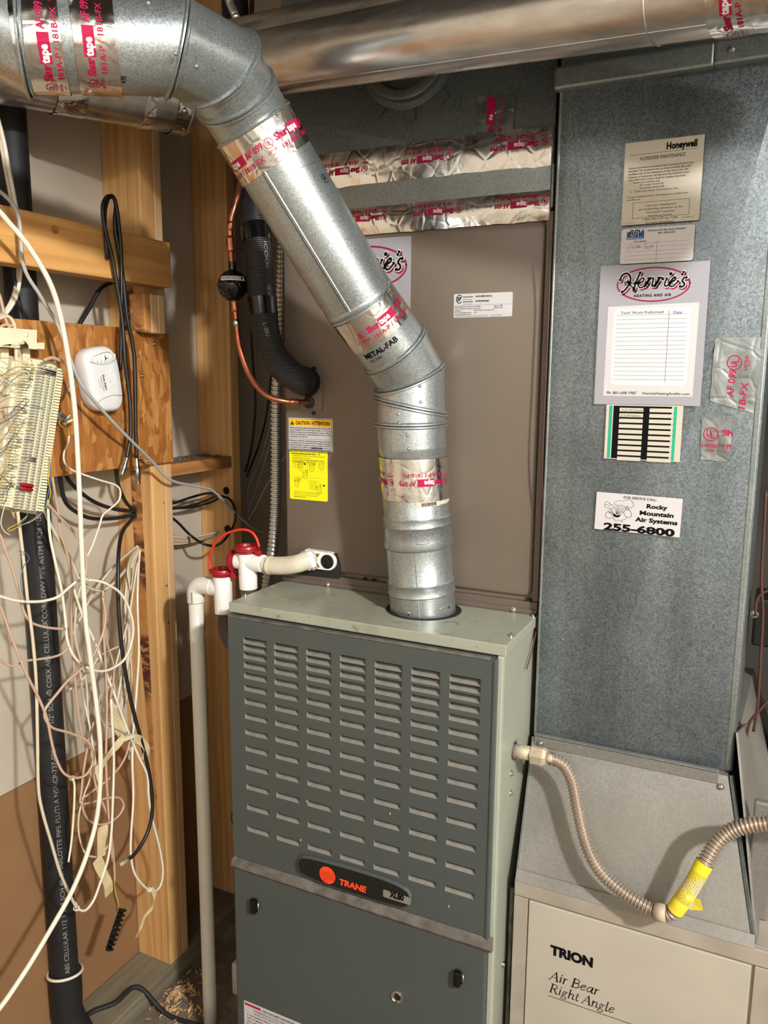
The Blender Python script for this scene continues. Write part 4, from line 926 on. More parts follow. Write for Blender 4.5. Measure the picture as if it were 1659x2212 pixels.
SEQ = [('J5', J5), ('J4', J4), ('J3', J3), ('J2', J2), ('J1', J1), ('D0', D0), ('D1', D1), ('K1', K1), ('K2', K2), ('K3', K3), ('H0', H0), ('H1', H1)]
n = len(SEQ)
for i, (k, s_) in enumerate(SEQ):
    a = SEQ[max(i-1, 0)][1][0]; b = SEQ[min(i+1, n-1)][1][0]; ax = (b-a).normalized()
    if k in ('J5', 'J4'): ax = AXV.copy()
    if k == 'J3': ax = AXV.copy()
    mm = s_[1]; s_.append((ax-mm*ax.dot(mm)).normalized())
SEQ = dict(SEQ)
def gore(name, a, b, rr=R_, bead=(1, 1), mat='vent', seg=64, bh=.0036, parent=None, bw=.0021):
    ca, _, na = SEQ[a]; cb, _, nb = SEQ[b]; t = (cb-ca).normalized(); e0 = CAM-(ca+cb)/2; e0 = (e0-t*e0.dot(t)).normalized(); e1 = t.cross(e0)
    rows = []
    A = [(0, .0004), (bw*.5, bh), (bw*1.4, bh), (bw*2.3, 0)] if bead[0] else [(0, 0)]
    Bb = [(-bw*2.3, 0), (-bw*1.4, bh), (-bw*.5, bh), (0, .0004)] if bead[1] else [(0, 0)]
    bm = B(); rings = []
    for c, nn, lst in ((ca, na, A), (cb, nb, Bb)):
        for off, dr in lst:
            ring = []
            for k in range(seg):
                g = 2*math.pi*k/seg; q = (e0*math.cos(g)+e1*math.sin(g))*(rr+dr); s_ = -q.dot(nn)/t.dot(nn); ring.append(bm.verts.new(c+q+t*(s_+off)))
            rings.append(ring)
    for p, q in zip(rings, rings[1:]):
        for k in range(seg): bm.faces.new((p[k], p[(k+1) % seg], q[(k+1) % seg], q[k]))
    return obj(name, bm, mat, parent or fl_, 'auto')
gore('elbow_gore', 'J5', 'J4', bead=(0, 1)); g3 = gore('elbow_gore', 'J4', 'J3'); g2 = gore('elbow_gore', 'J3', 'J2'); g1 = gore('elbow_gore', 'J2', 'J1')
gl = gore('elbow_gore', 'J1', 'D0', rr=R_-.0008, bead=(1, 0))
run = gore('pipe_section', 'D0', 'D1', rr=R_+.0006, bead=(0, 0)); gu = gore('elbow_gore', 'D1', 'K1', bead=(1, 1)); gk = gore('elbow_gore', 'K1', 'K2'); gk3 = gore('elbow_gore', 'K2', 'K3')
hr = gore('pipe_section', 'K3', 'H0', rr=R_, bead=(1, 1)); gore('elbow_gore', 'H0', 'H1', rr=R_, bead=(1, 0))
# swaged rim where the sloping run sleeves over the lower elbow
c_, _, nn = SEQ['D0']; cd = cyl(SEQ['D0'][0], SEQ['D1'][0]); LD = (SEQ['D1'][0]-SEQ['D0'][0]).length
bm = B(); lathe(bm, SEQ['D0'][0]-cd[1]*.004, cd[1], [(0, R_-.0003), (.0012, R_+.0012), (.0045, R_+.0016), (.007, R_+.0006)], 64, False); obj('pipe_rim', bm, 'vent', fl_, 'auto')
bm = B(); lathe(bm, SEQ['D0'][0]-cd[1]*.010, cd[1], [(0, R_-.0006), (.001, R_+.0007), (.004, R_+.0007), (.005, R_-.0006)], 64, False); obj('pipe_rim', bm, 'vent', fl_, 'auto')
# lock seam along the sloping run
bm = B(); tube(bm, [cyl_pt(cd, R_+.0006, -.0175, LD*k/8, -.0003) for k in range(9)], .0012, 6); obj('lock_seam', bm, 'vent', run)
bm = B(); tube(bm, [cyl_pt(cd, R_+.0006, -.0215, LD*k/8, -.0004) for k in range(9)], .0006, 6); obj('seam_groove', bm, 'ink', run)
def rivet(px, py, c, rr, parent):
    A, t, e0, e1 = c; v = ray(px, py); o = CAM-A; a = v-t*v.dot(t); b = o-t*o.dot(t)
    A2, B2, C2 = a.dot(a), 2*a.dot(b), b.dot(b)-rr*rr; dsc = max(0, B2*B2-4*A2*C2); s_ = (-B2-math.sqrt(dsc))/(2*A2); p = CAM+v*s_
    nrm = (p-A); nrm = (nrm-t*nrm.dot(t)).normalized(); bm = B(); lathe(bm, p-nrm*.001, nrm, [(0, .0026), (.001, .0026), (.0022, .0018), (.0026, .0006)], 12); obj('rivet', bm, 'vent', parent, True)
def cs(a, b): return cyl(SEQ[a][0], SEQ[b][0])
for px, py, a, b, par in ((907, 834, 'J3', 'J2', g2), (909, 869, 'J3', 'J2', g2), (860, 894, 'J4', 'J3', g3), (862, 915, 'J4', 'J3', g3), (880, 940, 'J5', 'J4', fl_), (883, 970, 'J5', 'J4', fl_), (380, 116, 'K3', 'K2', gk3), (425, 144, 'K3', 'K2', gk3), (522, 224, 'K1', 'D1', gu), (320, 5, 'K3', 'H0', hr)):
    rivet(px, py, cs(a, b), R_, par)
# seam lines of the elbows
for a, b, px, py, par in (('K2', 'K3', 400, 130, gk3),):
    bm = B(); tube(bm, [cyl_pt(cs(b, a), R_, .004, q, -.0003) for q in (.012, .03, .05)], .0006, 6); obj('pipe_seam', bm, 'vent', par)
cu = cs('D1', 'K1')
# foil tapes wrapped round the pipe
def wrap(parent, c, rr, v0, v1, mat='foil', pr=None, a0=-2.2, a1=2.2, seed=1, wr=.0009, skew=0, nu=90, nv=12, lift=.0012):
    def sf(u, v, l=-1):
        wq = wr*.5; d = noise.noise(V((u*45, v*14, seed)))*wq+noise.noise(V((u*120, v*30, seed+5)))*wq*.3
        ln = abs(noise.noise(V((u*30, v*9, seed+9))))
        d += (max(0, .10-ln)/.10)*wq*1.1
        return cyl_pt(c, rr, u, v+skew*u, lift+d+(.0004+.0001*l if l >= 0 else 0))
    bm = B(); g = []
    for j in range(nv+1):
        g.append([bm.verts.new(sf((a0+(a1-a0)*i/nu)*rr, v0+(v1-v0)*j/nv+(.0009*noise.noise(V((i*.4, j, seed))) if j in (0, nv) else 0))) for i in range(nu+1)])
    for j in range(nv):
        for i in range(nu): bm.faces.new((g[j][i], g[j][i+1], g[j+1][i+1], g[j+1][i]))
    o = obj('foil_tape', bm, mat, parent, True, recalc=False)
    if pr: pr.build('printing', lambda u, v, l: sf(u, v, l), o)
    return o
def brand(pr, x, z, k=1.0): brand_upside(pr, x, z, k, rot=0)
# vertical run, upside-down print
pr = Print(); zb, ztp = zf(1082), zf(990); zm = zb+(ztp-zb)*.56
brand_upside(pr, .047, zm-.004, .86); brand_upside(pr, -.045, zm-.004, .86)
wrap(s2, cv, R_-.0008, zb, ztp, 'foil', pr, seed=4, wr=.0007, skew=-.05)
pr = Print(); random.seed(11); u_ = .008
while u_ < .03: d = random.choice((.0004, .0008)); pr.rect(u_, zb-.0072, u_+d, zb-.0022, 'ink'); u_ += d+random.choice((.0005, .0008))
o = wrap(s2, cv, R_-.0009, zb-.0085, zb+.001, 'oldpaper', pr, a0=.0, a1=1.6, seed=6, wr=.0001, nu=20, nv=2, lift=.0006); o.name = 'barcode_label'
# tape below the sloping run, then the maker's stencil
cg = cs('J1', 'D0'); LG = (SEQ['D0'][0]-SEQ['J1'][0]).length
pr = Print(); vb = LG-.052
brand(pr, -.0155, vb+.019, .93)
wrap(gl, cg, R_-.0008, vb, LG-.006, 'foil', pr, seed=12, wr=.0010)
pr = Print(); pr.text('METAL-FAB', -.0445, vb-.0125, .056, .0075, 'ink', .03, res=4); pr.text('NO. 334N', -.041, vb-.0195, .021, .0036, 'inkgrey', .01)
pr.build('lettering', lambda u, v, l: cyl_pt(cg, R_-.0008, u, v, .0005), gl)
# tape at the head of the sloping run
v0 = LD-.049
pr = Print(); brand(pr, .014, LD-.028, .95); brand(pr, -.079, LD-.0275, .95)
wrap(run, cd, R_+.0006, v0, LD+.004, 'foil', pr, seed=23, wr=.0012, skew=.02)
pr = Print()
for i in range(22): pr.rect(.012+i*.0019, LD-.066-.02*(i/22)**2*0, .0132+i*.0019, LD-.0656, 'ink')
pr.ring(.050, LD-.088, .006, .006, .0008, 'ink'); pr.text('4', .047, LD-.0905, .005, .006, 'ink', .02)
pr.build('lettering', lambda u, v, l: cyl_pt(cd, R_+.0006, u, v-.15*(u-.012), .0004), run)
# tapes on the level run
chz = cs('K3', 'H0'); LH_ = (SEQ['H0'][0]-SEQ['K3'][0]).length
pr = Print(); brand(pr, -.032, .088, .95); brand(pr, .061, .088, .95); wrap(hr, chz, R_, .064, .106, 'foil', pr, seed=31, wr=.0010)
pr = Print(); brand(pr, -.040, LH_-.024, .95); brand(pr, .053, LH_-.024, .95); wrap(hr, chz, R_, LH_-.038, LH_+.008, 'foil', pr, seed=37, wr=.0013)
pr = Print(); pr.text('4 IN', -.040, .058, .009, .006, 'ink', .01); pr.build('lettering', lambda u, v, l: cyl_pt(chz, R_, u, v, .0005), hr)
p = cyl_pt(chz, R_, .045, .120); nrm = (chz[2]*.6+chz[3]*.8).normalized(); bm = B(); lathe(bm, p, nrm*.4+chz[1]*-.6+Z*.1, [(-.004, .0022), (.015, .0022), (.0152, .0045), (.0175, .005), (.019, .003)], 12); obj('sheet_metal_screw', bm, 'chrome', hr, 'auto')
bm = B(); lathe(bm, chz[0]+chz[1]*(LH_*.60), chz[1], [(0, R_+.0001), (.0008, R_+.0014), (.0016, R_+.0001)], 64, False); obj('pipe_rim', bm, 'vent', hr, 'auto')

# ---------------------------------------------------------------- bright round ducts along the ceiling
def duct(name, label, A, Bq, rr, mat='shiny', rings=()):
    t = thing(name, label, 'duct'); bm = B(); A, Bq = V(A), V(Bq); L = (Bq-A).length; ax = (Bq-A)/L
    lathe(bm, A, ax, [(0, rr), (L, rr)], 64); b = obj('duct_body', bm, mat, t, 'auto')
    for q in rings: bm = B(); lathe(bm, A+ax*q, ax, [(0, rr+.0001), (.0015, rr+.002), (.004, rr+.0015), (.005, rr+.0001)], 64, False); obj('crimp_ring', bm, mat, t, 'auto')
    return t, b, cyl(A, Bq), L
a, b = dep(600, 133, 1.085), dep(1300, 15, .80); ax = (b-a).normalized(); rr = .0402
a2 = a-ax*.13; b2 = a+ax*.84
td, bd_, cdm, Ld = duct('round_duct', 'bright round duct running across the top in front of the dark plenum', a2, b2, rr)
bm = B(); tube(bm, [cyl_pt(cdm, rr, .030, Ld*k/4, -.0002) for k in range(5)], .0007, 6); obj('lock_seam', bm, 'shiny', bd_)
pr = Print(); brand(pr, -.03, -.0, .001)
cdr = cyl(b2, a2)   # axis pointing left so that print reads upwards
pr = Print()
# position of the printed tape near the right-hand edge of the view
def along(c, px):  # distance along the cylinder axis at which it crosses the picture column px
    lo, hi = 0, 1.6; 
    f = lambda q: proj(c[0]+c[1]*q)[0]-px
    for _ in range(50):
        md = (lo+hi)/2
        if (f(lo) > 0) == (f(md) > 0): lo = md
        else: hi = md
    return lo
q0 = along(cdr, 1612); brand(pr, -.040, q0+.001, .85); wrap(bd_, cdr, rr, q0-.034, q0+.022, 'foil', pr, seed=41, wr=.0009, nv=10)
q1 = along(cdr, 1430); bm = B(); lathe(bm, cdr[0]+cdr[1]*q1, cdr[1], [(0, rr+.0001), (.0008, rr+.001), (.0016, rr+.0001)], 64, False); obj('crimp_ring', bm, 'shiny', bd_, 'auto')
c = dep(600, 84, 1.165); c1 = c-ax*.17; c2 = c+ax*.84
duct('round_duct', 'duller round duct lying behind and above the bright one at the top', c1, c2, .037, 'shiny', ())
# lower-left dark duct with taped joints
e0_, e1_ = dep(402, 214, 1.30), dep(-80, 120, 1.12); e1_ = e0_+(e1_-e0_)*1.25; 
tl_, bl_, cl_, Ll = duct('round_duct', 'shadowed round duct under the level flue at top left, with crumpled tape', e0_, e1_, .0545, 'shiny', (.004, .075))
wrap(bl_, cl_, .0545, .010, .030, 'foil', None, seed=51, wr=.003, nu=70, nv=10)
wrap(bl_, cl_, .0545, .064, .078, 'foil', None, seed=55, wr=.002, nu=70, nv=8)
q2 = along(cl_, 140); wrap(bl_, cl_, .0545, q2-.022, q2+.020, 'foil', None, seed=57, wr=.004, nu=70, nv=10)
p = cyl_pt(cl_, .0545, .0, .004); bm = B(); lathe(bm, dep(399, 239, 1.22), -_d, [(-.003, .004), (.002, .004), (.004, .002)], 14); obj('rivet', bm, 'chrome', bl_, True)
bm = B(); corrugated(bm, [dep(488, -20, 1.25), dep(497, 8, 1.24), dep(508, 33, 1.22), dep(516, 60, 1.22)], .0055, .0011, .006, 12, 6); tag(obj('armoured_cable', bm, 'bx', None, True), 'short bright armoured cable dropping behind the top of the flue elbow', 'cable')

# ---------------------------------------------------------------- refrigerant lines
su = thing('suction_line', 'thick black insulated refrigerant line curving into the tan cabinet', 'pipe')
SP = [ony(500, -120, .27), ony(512, 80, .24), ony(525, 250, .20), ony(538, 380, .17), ony(548, 460, .135), ony(556, 530, .125), ony(562, 600, .12), ony(568, 670, .118), ony(575, 722, .116), ony(590, 765, .113), ony(617, 800, .113), ony(646, 820, .125), ony(666, 826, YC-.001)]
bm = B(); sc_ = catmull(SP, 10); SR = .0225; tube(bm, sc_, [SR*(1+.03*noise.noise(p*40)) for p in sc_], 32); slv = obj('foam_sleeve', bm, 'sleeve', su, True)
def band(parent, path, i0, i1, rr, mat, name): bm = B(); tube(bm, path[i0:i1+1], rr, 32, False); return obj(name, bm, mat, parent, True)
band(su, sc_, 66, 72, SR+.0012, 'blackm', 'tape_band'); band(su, sc_, 44, 49, SR+.0012, 'blackm', 'tape_band'); band(su, sc_, 116, 119, SR+.001, 'rubber', 'end_band')
pr = Print()
cs_ = cyl(sc_[50], sc_[70]); Ls = (sc_[70]-sc_[50]).length
pr.text('ICOOL LINESET', -.004, .0, Ls*.98, .0058, 'ptext', 0, rot=math.pi/2)
A_, t_, e0, e1 = cs_; 
pr.build('lettering', lambda u, v, l: cyl_pt(cs_, SR, u-.006, v, .0012), slv)
pr = Print(); cs2 = cyl(sc_[76], sc_[90]); pr.text('L-38U', 0, .005, .022, .0058, 'ptext', 0, rot=math.pi/2); pr.build('lettering', lambda u, v, l: cyl_pt(cs2, SR, u+.002, v, .0018), slv)
bm = B(); tube(bm, [onx(0, 0, 0)*0+ony(px, py, .21) for px, py in ((520, 330), (530, 400), (533, 470), (534, 540))], .014, 16); obj('sleeve_tail', bm, 'rubber', su, True)
lq = thing('liquid_line', 'bare copper refrigerant line with a black ball filter drier, left of the insulated line', 'pipe')
yl = .105
up = catmull([ony(px, py, yl+dy) for px, py, dy in ((545, -100, .22), (542, 120, .16), (535, 300, .08), (518, 400, .02), (508, 440, .005), (498, 478, 0), (497, 520, 0), (500, 560, 0), (501, 592, 0))], 8)
bm = B(); tube(bm, up, .0047, 14); cpu = obj('copper_tube', bm, 'copper', lq, True)
lo = catmull([ony(px, py, yl+dy) for px, py, dy in ((505, 642, 0), (508, 670, 0), (512, 710, 0), (518, 750, 0), (532, 795, 0), (553, 832, 0), (580, 856, .002), (610, 866, .012), (640, 869, .03), (668, 869, YC-yl-.001))], 8)
bm = B(); tube(bm, lo, .0047, 14); cpl = obj('copper_tube', bm, 'copper', lq, True)
dc = ony(503, 617, yl); bm = B(); k = .0245
lathe(bm, dc-Z*k*1.5, Z, [(0, .005), (k*.5, .006), (k*.6, .012)]+[(k*1.5+k*math.sin(a), k*math.cos(a)) for a in [math.radians(q) for q in range(-70, -5, 8)]]+[(k*1.5-.0015, k*1.0), (k*1.5-.001, k*1.05), (k*1.5+.0015, k*1.05), (k*1.5+.002, k)]+[(k*1.5+k*math.sin(a), k*math.cos(a)) for a in [math.radians(q) for q in range(8, 72, 8)]]+[(k*2.4, .009), (k*2.5, .006), (k*3.0, .0055)], 40)
fd = obj('filter_drier', bm, 'blackm', lq, 'auto')
pr = Print(); rl = k*1.0
def sph(u, v, l=0): 
    e = CAM-dc; az = math.atan2(e.y, e.x)+u/k; el = v/k; return dc+V((math.cos(az)*math.cos(el), math.sin(az)*math.cos(el), math.sin(el)))*(k*1.012+.00015*l)
bm = B(); g = [[bm.verts.new(sph(.0225*(i/14*2-1)*1, .0058+.0075*j/3)) for i in range(15)] for j in range(4)]
for j in range(3):
    for i in range(14): bm.faces.new((g[j][i], g[j][i+1], g[j+1][i+1], g[j+1][i]))
lb = obj('drier_label', bm, 'inkwhite', fd, True, recalc=False)
pr.text('16-DP 01613', -.018, .0085, .030, .0022, 'ink', .01); pr.rect(.014, .0075, .018, .0115, 'inkgrey'); pr.build('printing', lambda u, v, l: sph(u, v, 3), lb)
def coupling(path, i0, i1, mat='copper', rr=.0062): bm = B(); tube(bm, path[i0:i1+1], [rr*.86]+[rr]*(i1-i0-1)+[rr*.86], 16); obj('coupling', bm, mat, lq, True)
coupling(up, 46, 53, 'copper', .0068); coupling(up, 40, 44, 'copper', .0056); coupling(lo, 2, 9, 'copper', .0066); coupling(lo, 12, 15, 'chrome', .0054); coupling(lo, 60, 66, 'copper', .0056)
bm = B(); lathe(bm, lo[-1]+Y*.0006, -Y, [(-.001, .0105), (.002, .0105), (.0035, .0075), (.0035, .0045)], 20); obj('rubber_grommet', bm, 'rubber', lq, 'auto')
# armoured conduit beside the coil cabinet
bm = B(); corrugated(bm, [ony(px, py, .2) for px, py in ((612, 330), (611, 480), (609, 600), (606, 700), (600, 800), (597, 880), (597, 1000), (596, 1080), (594, 1130), (589, 1185), (581, 1230), (574, 1290), (565, 1330))], .0090, .0013, .0078, 20, 7); tag(obj('armoured_conduit', bm, 'bx', None, True), 'bright ribbed armoured conduit running down beside the tan cabinet', 'conduit')

# ---------------------------------------------------------------- condensate drain
YP_ = .118
def q_(px, py, y=None): return ony(px, py, YP_ if y is None else y)
dr = thing('condensate_drain', 'white plastic condensate drain with two red-capped tees and clear trap, left of the furnace', 'pipe')
# drain port plate belongs to the coil cabinet
bm = B()
c1, c2 = ony(668, 1208, YC-.012), ony(708, 1213, YC-.012); rp = .0152
pts = []
for k in range(13): t_ = math.radians(-90+180*k/12); pts.append(V((c2.x+rp*math.cos(t_), 0, c2.z+rp*math.sin(t_))))
pts += [V((c1.x-.008, 0, c1.z+rp*1.05)), V((c1.x-.016, 0, c1.z+.010)), V((c1.x-.016, 0, c1.z-.010)), V((c1.x-.008, 0, c1.z-rp))]
hexa(bm, [p+Y*(YC-.013) for p in pts], [p+Y*YC for p in pts]); pp = obj('drain_port', bm, 'pvcw', co, bevel=.0012)
bm = B(); lathe(bm, V((c2.x, YC-.0128, c2.z)), -Y, [(0, .0118), (.0018, .0118), (.0018, .0105), (.0008, .010), (.0008, 0)], 28, False); pg = obj('port_plug', bm, 'blackm', pp, 'auto')
bm = B(); cq = V((c2.x, YC-.0146, c2.z))
for k in range(4):
    a = math.radians(90*k); b_ = math.radians(90*(k+1)); tube(bm, [cq+V((.0062*math.cos(a), 0, .0062*math.sin(a))), cq+V((.0062*math.cos(b_), 0, .0062*math.sin(b_)))], .0006, 6); tube(bm, [cq+V((.0065*math.cos(a+.78), 0, .0065*math.sin(a+.78))), cq+V((.0105*math.cos(a+.78), 0, .0105*math.sin(a+.78)))], .0006, 6)
obj('plug_ribs', bm, 'black', pg)
for s_ in (1, -1):
    bm = B(); cc2 = V((c2.x-.020, YC-.0132, c2.z+s_*.0092)); hexa(bm, [cc2+V((-.0055, 0, s_*.0022)), cc2+V((.0055, 0, s_*.0022)), cc2+V((.0, 0, -s_*.005))], [cc2+V((-.0055, -.0004, s_*.0022)), cc2+V((.0055, -.0004, s_*.0022)), cc2+V((0, -.0004, -s_*.005))]); obj('port_pocket', bm, 'tan_dark', pp)
bm = B(); g_ = [ony(652, 1196, YC-.006), ony(725, 1196, YC-.006), ony(733, 1222, YC-.006), ony(733, 1250, YC-.006), ony(690, 1245, YC-.006), ony(612, 1238, YC-.006), ony(640, 1222, YC-.006)]
hexa(bm, [p-Y*.002 for p in g_], [V((p.x, YC, p.z)) for p in g_]); obj('drain_gasket', bm, 'rubber', co, bevel=.0015)
RT = .0148
zt_ = q_(557, 1216).z
E_ = [V((c1.x-.004, YC-.018, c1.z+.0005)), q_(665, 1209, .128), q_(645, 1217), q_(622, 1221), q_(600, 1222), q_(584, 1221)]
bm = B(); tube(bm, catmull(E_, 8), .0152, 28); obj('pipe_bend', bm, 'pvcold', dr, True)
bm = B(); a_ = q_(584, 1221); lathe(bm, a_, -X, [(-.002, .0160), (.002, .0160), (.002, .0118), (.012, .0118)], 28); obj('short_pipe', bm, 'pvcold', dr, 'auto')
bm = B(); cn = E_[1]; lathe(bm, q_(672, 1208, .133), (E_[2]-E_[1]), [(-.004, .0185), (.004, .0185), (.0042, .0168), (.011, .0165)], 8); obj('hex_nut', bm, 'pvcw', dr, 'auto')
t2t, t2b = q_(533, 1190), q_(537, 1271); ax = (t2b-t2t)
bm = B(); L_ = ax.length; lathe(bm, t2t, ax, [(0, .0165), (.012, .0165), (L_*.62, .0155), (L_*.64, .0158), (L_, .0153), (L_, .013)], 32); lathe(bm, V((t2t.x+.003, YP_, zt_)), X, [(0, .0152), (q_(569, 1216).x-t2t.x-.003, .0152), (q_(569, 1216).x-t2t.x-.003, .012)], 32)
lathe(bm, V((t2t.x-.003, YP_, zt_)), -X, [(0, .0148), (.0205, .0148)], 32)
tee2 = obj('drain_tee', bm, 'pvcw', dr, 'auto')
t1t, t1b = q_(480, 1240), q_(484, 1323); ax1 = t1b-t1t
bm = B(); L1_ = ax1.length; lathe(bm, t1t, ax1, [(0, .0168), (.010, .0168), (L1_*.6, .0160), (L1_, .0160), (L1_, .013)], 32)
zh = q_(445, 1265).z; xa = q_(423, 1290).x; lathe(bm, V((t1t.x-.003, YP_, zh)), -X, [(0, .0155), (.020, .0155), (.022, .0150)], 32)
tee1 = obj('drain_tee', bm, 'pvcw', dr, 'auto')
bm = B(); path = [V((t1t.x-.020, YP_, zh)), V((xa+.018, YP_, zh)), V((xa+.008, YP_, zh-.002)), V((xa+.001, YP_, zh-.010)), V((xa, YP_, zh-.020)), V((xa, YP_, q_(423, 1300).z))]
tube(bm, catmull(path, 8), .0156, 32); el = obj('elbow', bm, 'pvc', dr, True)
pr = Print(); random.seed(4); v_ = 0
while v_ < .020: d = random.choice((.0005, .001)); pr.rect(-.0085, v_, -.006, v_+d, 'ink'); v_ += d+random.choice((.0004, .0009))
ce = cyl(V((xa, YP_, zh-.032)), V((xa, YP_, zh))); pr.build('printing', lambda u, v, l: cyl_pt(ce, .0156, u, v, .0004), el)
pb_ = q_(457, 2212); bm = B(); top = V((xa, YP_, q_(423, 1301).z)); bot = V((xa+.003, YP_, ZF+.001)); tube(bm, catmull([top, top.lerp(bot, .5)+V((.001, 0, 0)), bot], 6), .0130, 28); obj('drain_pipe', bm, 'pvc', dr, True)
# clear trap
bm = B(); tp = [t1b+Z*.004, t1b-Z*.022+X*.001, t1b+V((.008, 0, -.046)), t1b+V((.024, 0, -.060)), t1b+V((.044, .004, -.050)), V((t2b.x, YP_, t2b.z-.052)), V((t2b.x, YP_, t2b.z+.003))]
tube(bm, catmull(tp, 8), .0128, 28); obj('clear_trap', bm, 'trap', dr, True)
# red caps, hinge lugs and strap
def cap(c, ax_, k=1.0):
    bm = B(); lathe(bm, c, ax_, [(-.004, .0175*k), (.001, .018*k), (.0015, .0215*k), (.0045, .0215*k), (.005, .0195*k), (.0085, .0185*k), (.0095, .0165*k), (.0085, .0145*k), (.004, .0135*k), (.004, 0)], 36, False); return obj('cap', bm, 'red', dr, 'auto')
k1 = cap(t1t+Z*.001, Z); k2 = cap(t2t+Z*.001, Z, 1.03); k3 = cap(V((t2t.x-.0225, YP_, zt_)), -X, .93)
for c_, o_ in ((t1t, V((.024, -.002, .0015))), (t2t, V((.024, -.004, .001)))):
    bm = B(); a_ = c_+o_; hexa(bm, [a_+V((-.006, -.004, .0025)), a_+V((.006, -.003, .003)), a_+V((.008, -.003, -.006)), a_+V((.002, -.003, -.008))], [a_+V((-.006, .006, .0025)), a_+V((.006, .006, .003)), a_+V((.008, .006, -.006)), a_+V((.002, .006, -.008))]); obj('cap_lug', bm, 'red', dr, bevel=.001)
for c_ in (t1t, t2t):
    bm = B(); a_ = c_+V((-.022, -.001, .003)); lathe(bm, a_-Z*.002, Z, [(0, .004), (.004, .0045), (.006, .003)], 12); obj('cap_lug', bm, 'red', dr, 'auto')
bm = B(); tube(bm, catmull([q_(512, 1190), q_(504, 1205), q_(499, 1225), q_(504, 1243), q_(516, 1247)], 6), .0028, 10); obj('cap_strap', bm, 'red', dr, True)
bm = B(); tube(bm, catmull([q_(455, 1230), q_(452, 1212), q_(455, 1195), q_(466, 1172), q_(485, 1155), q_(505, 1147), q_(525, 1144), q_(543, 1149), q_(554, 1163), q_(560, 1182)], 6), [.0020]+[.0024]*52+[.0022]*2 if False else .0023, 10); obj('cap_strap', bm, 'redstrap', dr, True)

# ---------------------------------------------------------------- gas connector
gc = thing('gas_connector', 'coated corrugated gas connector looping in front of the sloping duct', 'hose')
s0 = onx(1113, 1623, W); yg = s0.y
bm = B(); e_ = ony(1148, 1628, yg); tube(bm, [s0-X*.004, e_], .0100, 20); obj('pipe_nipple', bm, 'gasfit', gc, True)
bm = B(); lathe(bm, s0-X*.001, X, [(0, .0105), (.001, .0125), (.004, .0108)], 14); obj('rough_grommet', bm, 'dust', gc, True)
bm = B(); lathe(bm, s0+X*.0006+Z*.014-Y*.001, X, [(0, .0045), (.0006, .0035)], 3); obj('torn_opening', bm, 'void', gc)
n1, n2 = ony(1147, 1629, yg), ony(1181, 1636, yg); bm = B(); L_ = (n2-n1).length; lathe(bm, n1, n2-n1, [(0, .0125), (.001, .0135), (L_*.8, .0135), (L_, .0105)], 6); obj('flare_nut', bm, 'gasfit', gc, bevel=.001)
f0 = ony(1196, 1640, yg); bm = B(); tube(bm, [n2-X*.002, f0], .0062, 16); obj('connector_collar', bm, 'gasfit', gc, True)
GP = [(1190, 1639, 0), (1203, 1643, .004), (1221, 1657, .006), (1237, 1690, .004), (1247, 1740, -.004), (1260, 1800, -.016), (1277, 1850, -.026), (1303, 1890, -.036), (1342, 1925, -.044), (1382, 1951, -.049), (1418, 1970, -.052), (1436, 1975, -.053)]
bm = B(); corrugated(bm, [ony(px, py, yg+dy) for px, py, dy in GP], .0080, .0012, .0047, 16, 6); obj('corrugated_hose', bm, 'gas', gc, True)
bm = B(); a_, b_ = ony(1415, 1969, yg-.052), ony(1440, 1974, yg-.053); tube(bm, [a_, b_], .0115, 20); obj('joint_collar', bm, 'gasfit', gc, True)
GP2 = [(1436, 1975, -.053), (1452, 1972, -.053), (1470, 1950, -.052), (1495, 1912, -.046), (1520, 1868, -.038), (1548, 1822, -.03), (1580, 1795, -.025), (1620, 1782, -.025), (1665, 1778, -.025), (1720, 1776, -.025), (1850, 1790, -.02), (2000, 1900, -.01)]
gp2 = [ony(px, py, yg+dy) for px, py, dy in GP2]
bm = B(); corrugated(bm, gp2, .0088, .0014, .0050, 16, 6); obj('corrugated_hose', bm, 'gas', gc, True)
cw = catmull(gp2, 10); bm = B(); seg_ = cw[14:42]; tube(bm, seg_, [.0108+.0006*noise.noise(p*120) for p in seg_], 28, False); tg = obj('yellow_wrap_tag', bm, 'yellow', gc, True)
ty = NT('faded_yellow_tag'); ty.set(ty.ramp(ty.noise(38, 4), [(.40, lin('e0cb1e')), (.55, lin('dcc93a')), (.66, lin('cfc69a'))]), .6); tg.data.materials[0] = ty.m
pr = Print(); ct = cyl(seg_[6], seg_[-4]); Lt = (seg_[-4]-seg_[6]).length
for i in range(9): pr.text('WARNING DO NOT USE THIS CONNECTOR IF DAMAGED'[i*2:i*2+26], -.008+i*.0024, .004, Lt*.85, .0013, 'inkgrey', 0, rot=math.pi/2)
pr.build('printing', lambda u, v, l: cyl_pt(ct, .0111, u, v, .0006), tg)
bm = B(); p_ = ony(1500, 1962, yg-.05); slab(bm, [p_+V((-.010, -.004, .012)), p_+V((.006, -.006, .018)), p_+V((.010, 0, .0)), p_+V((-.006, 0, -.004))], (0, .0008, 0)); o = obj('tag_flap', bm, 'yellow', gc); o.data.materials[0] = bpy.data.materials['faded_yellow_tag']
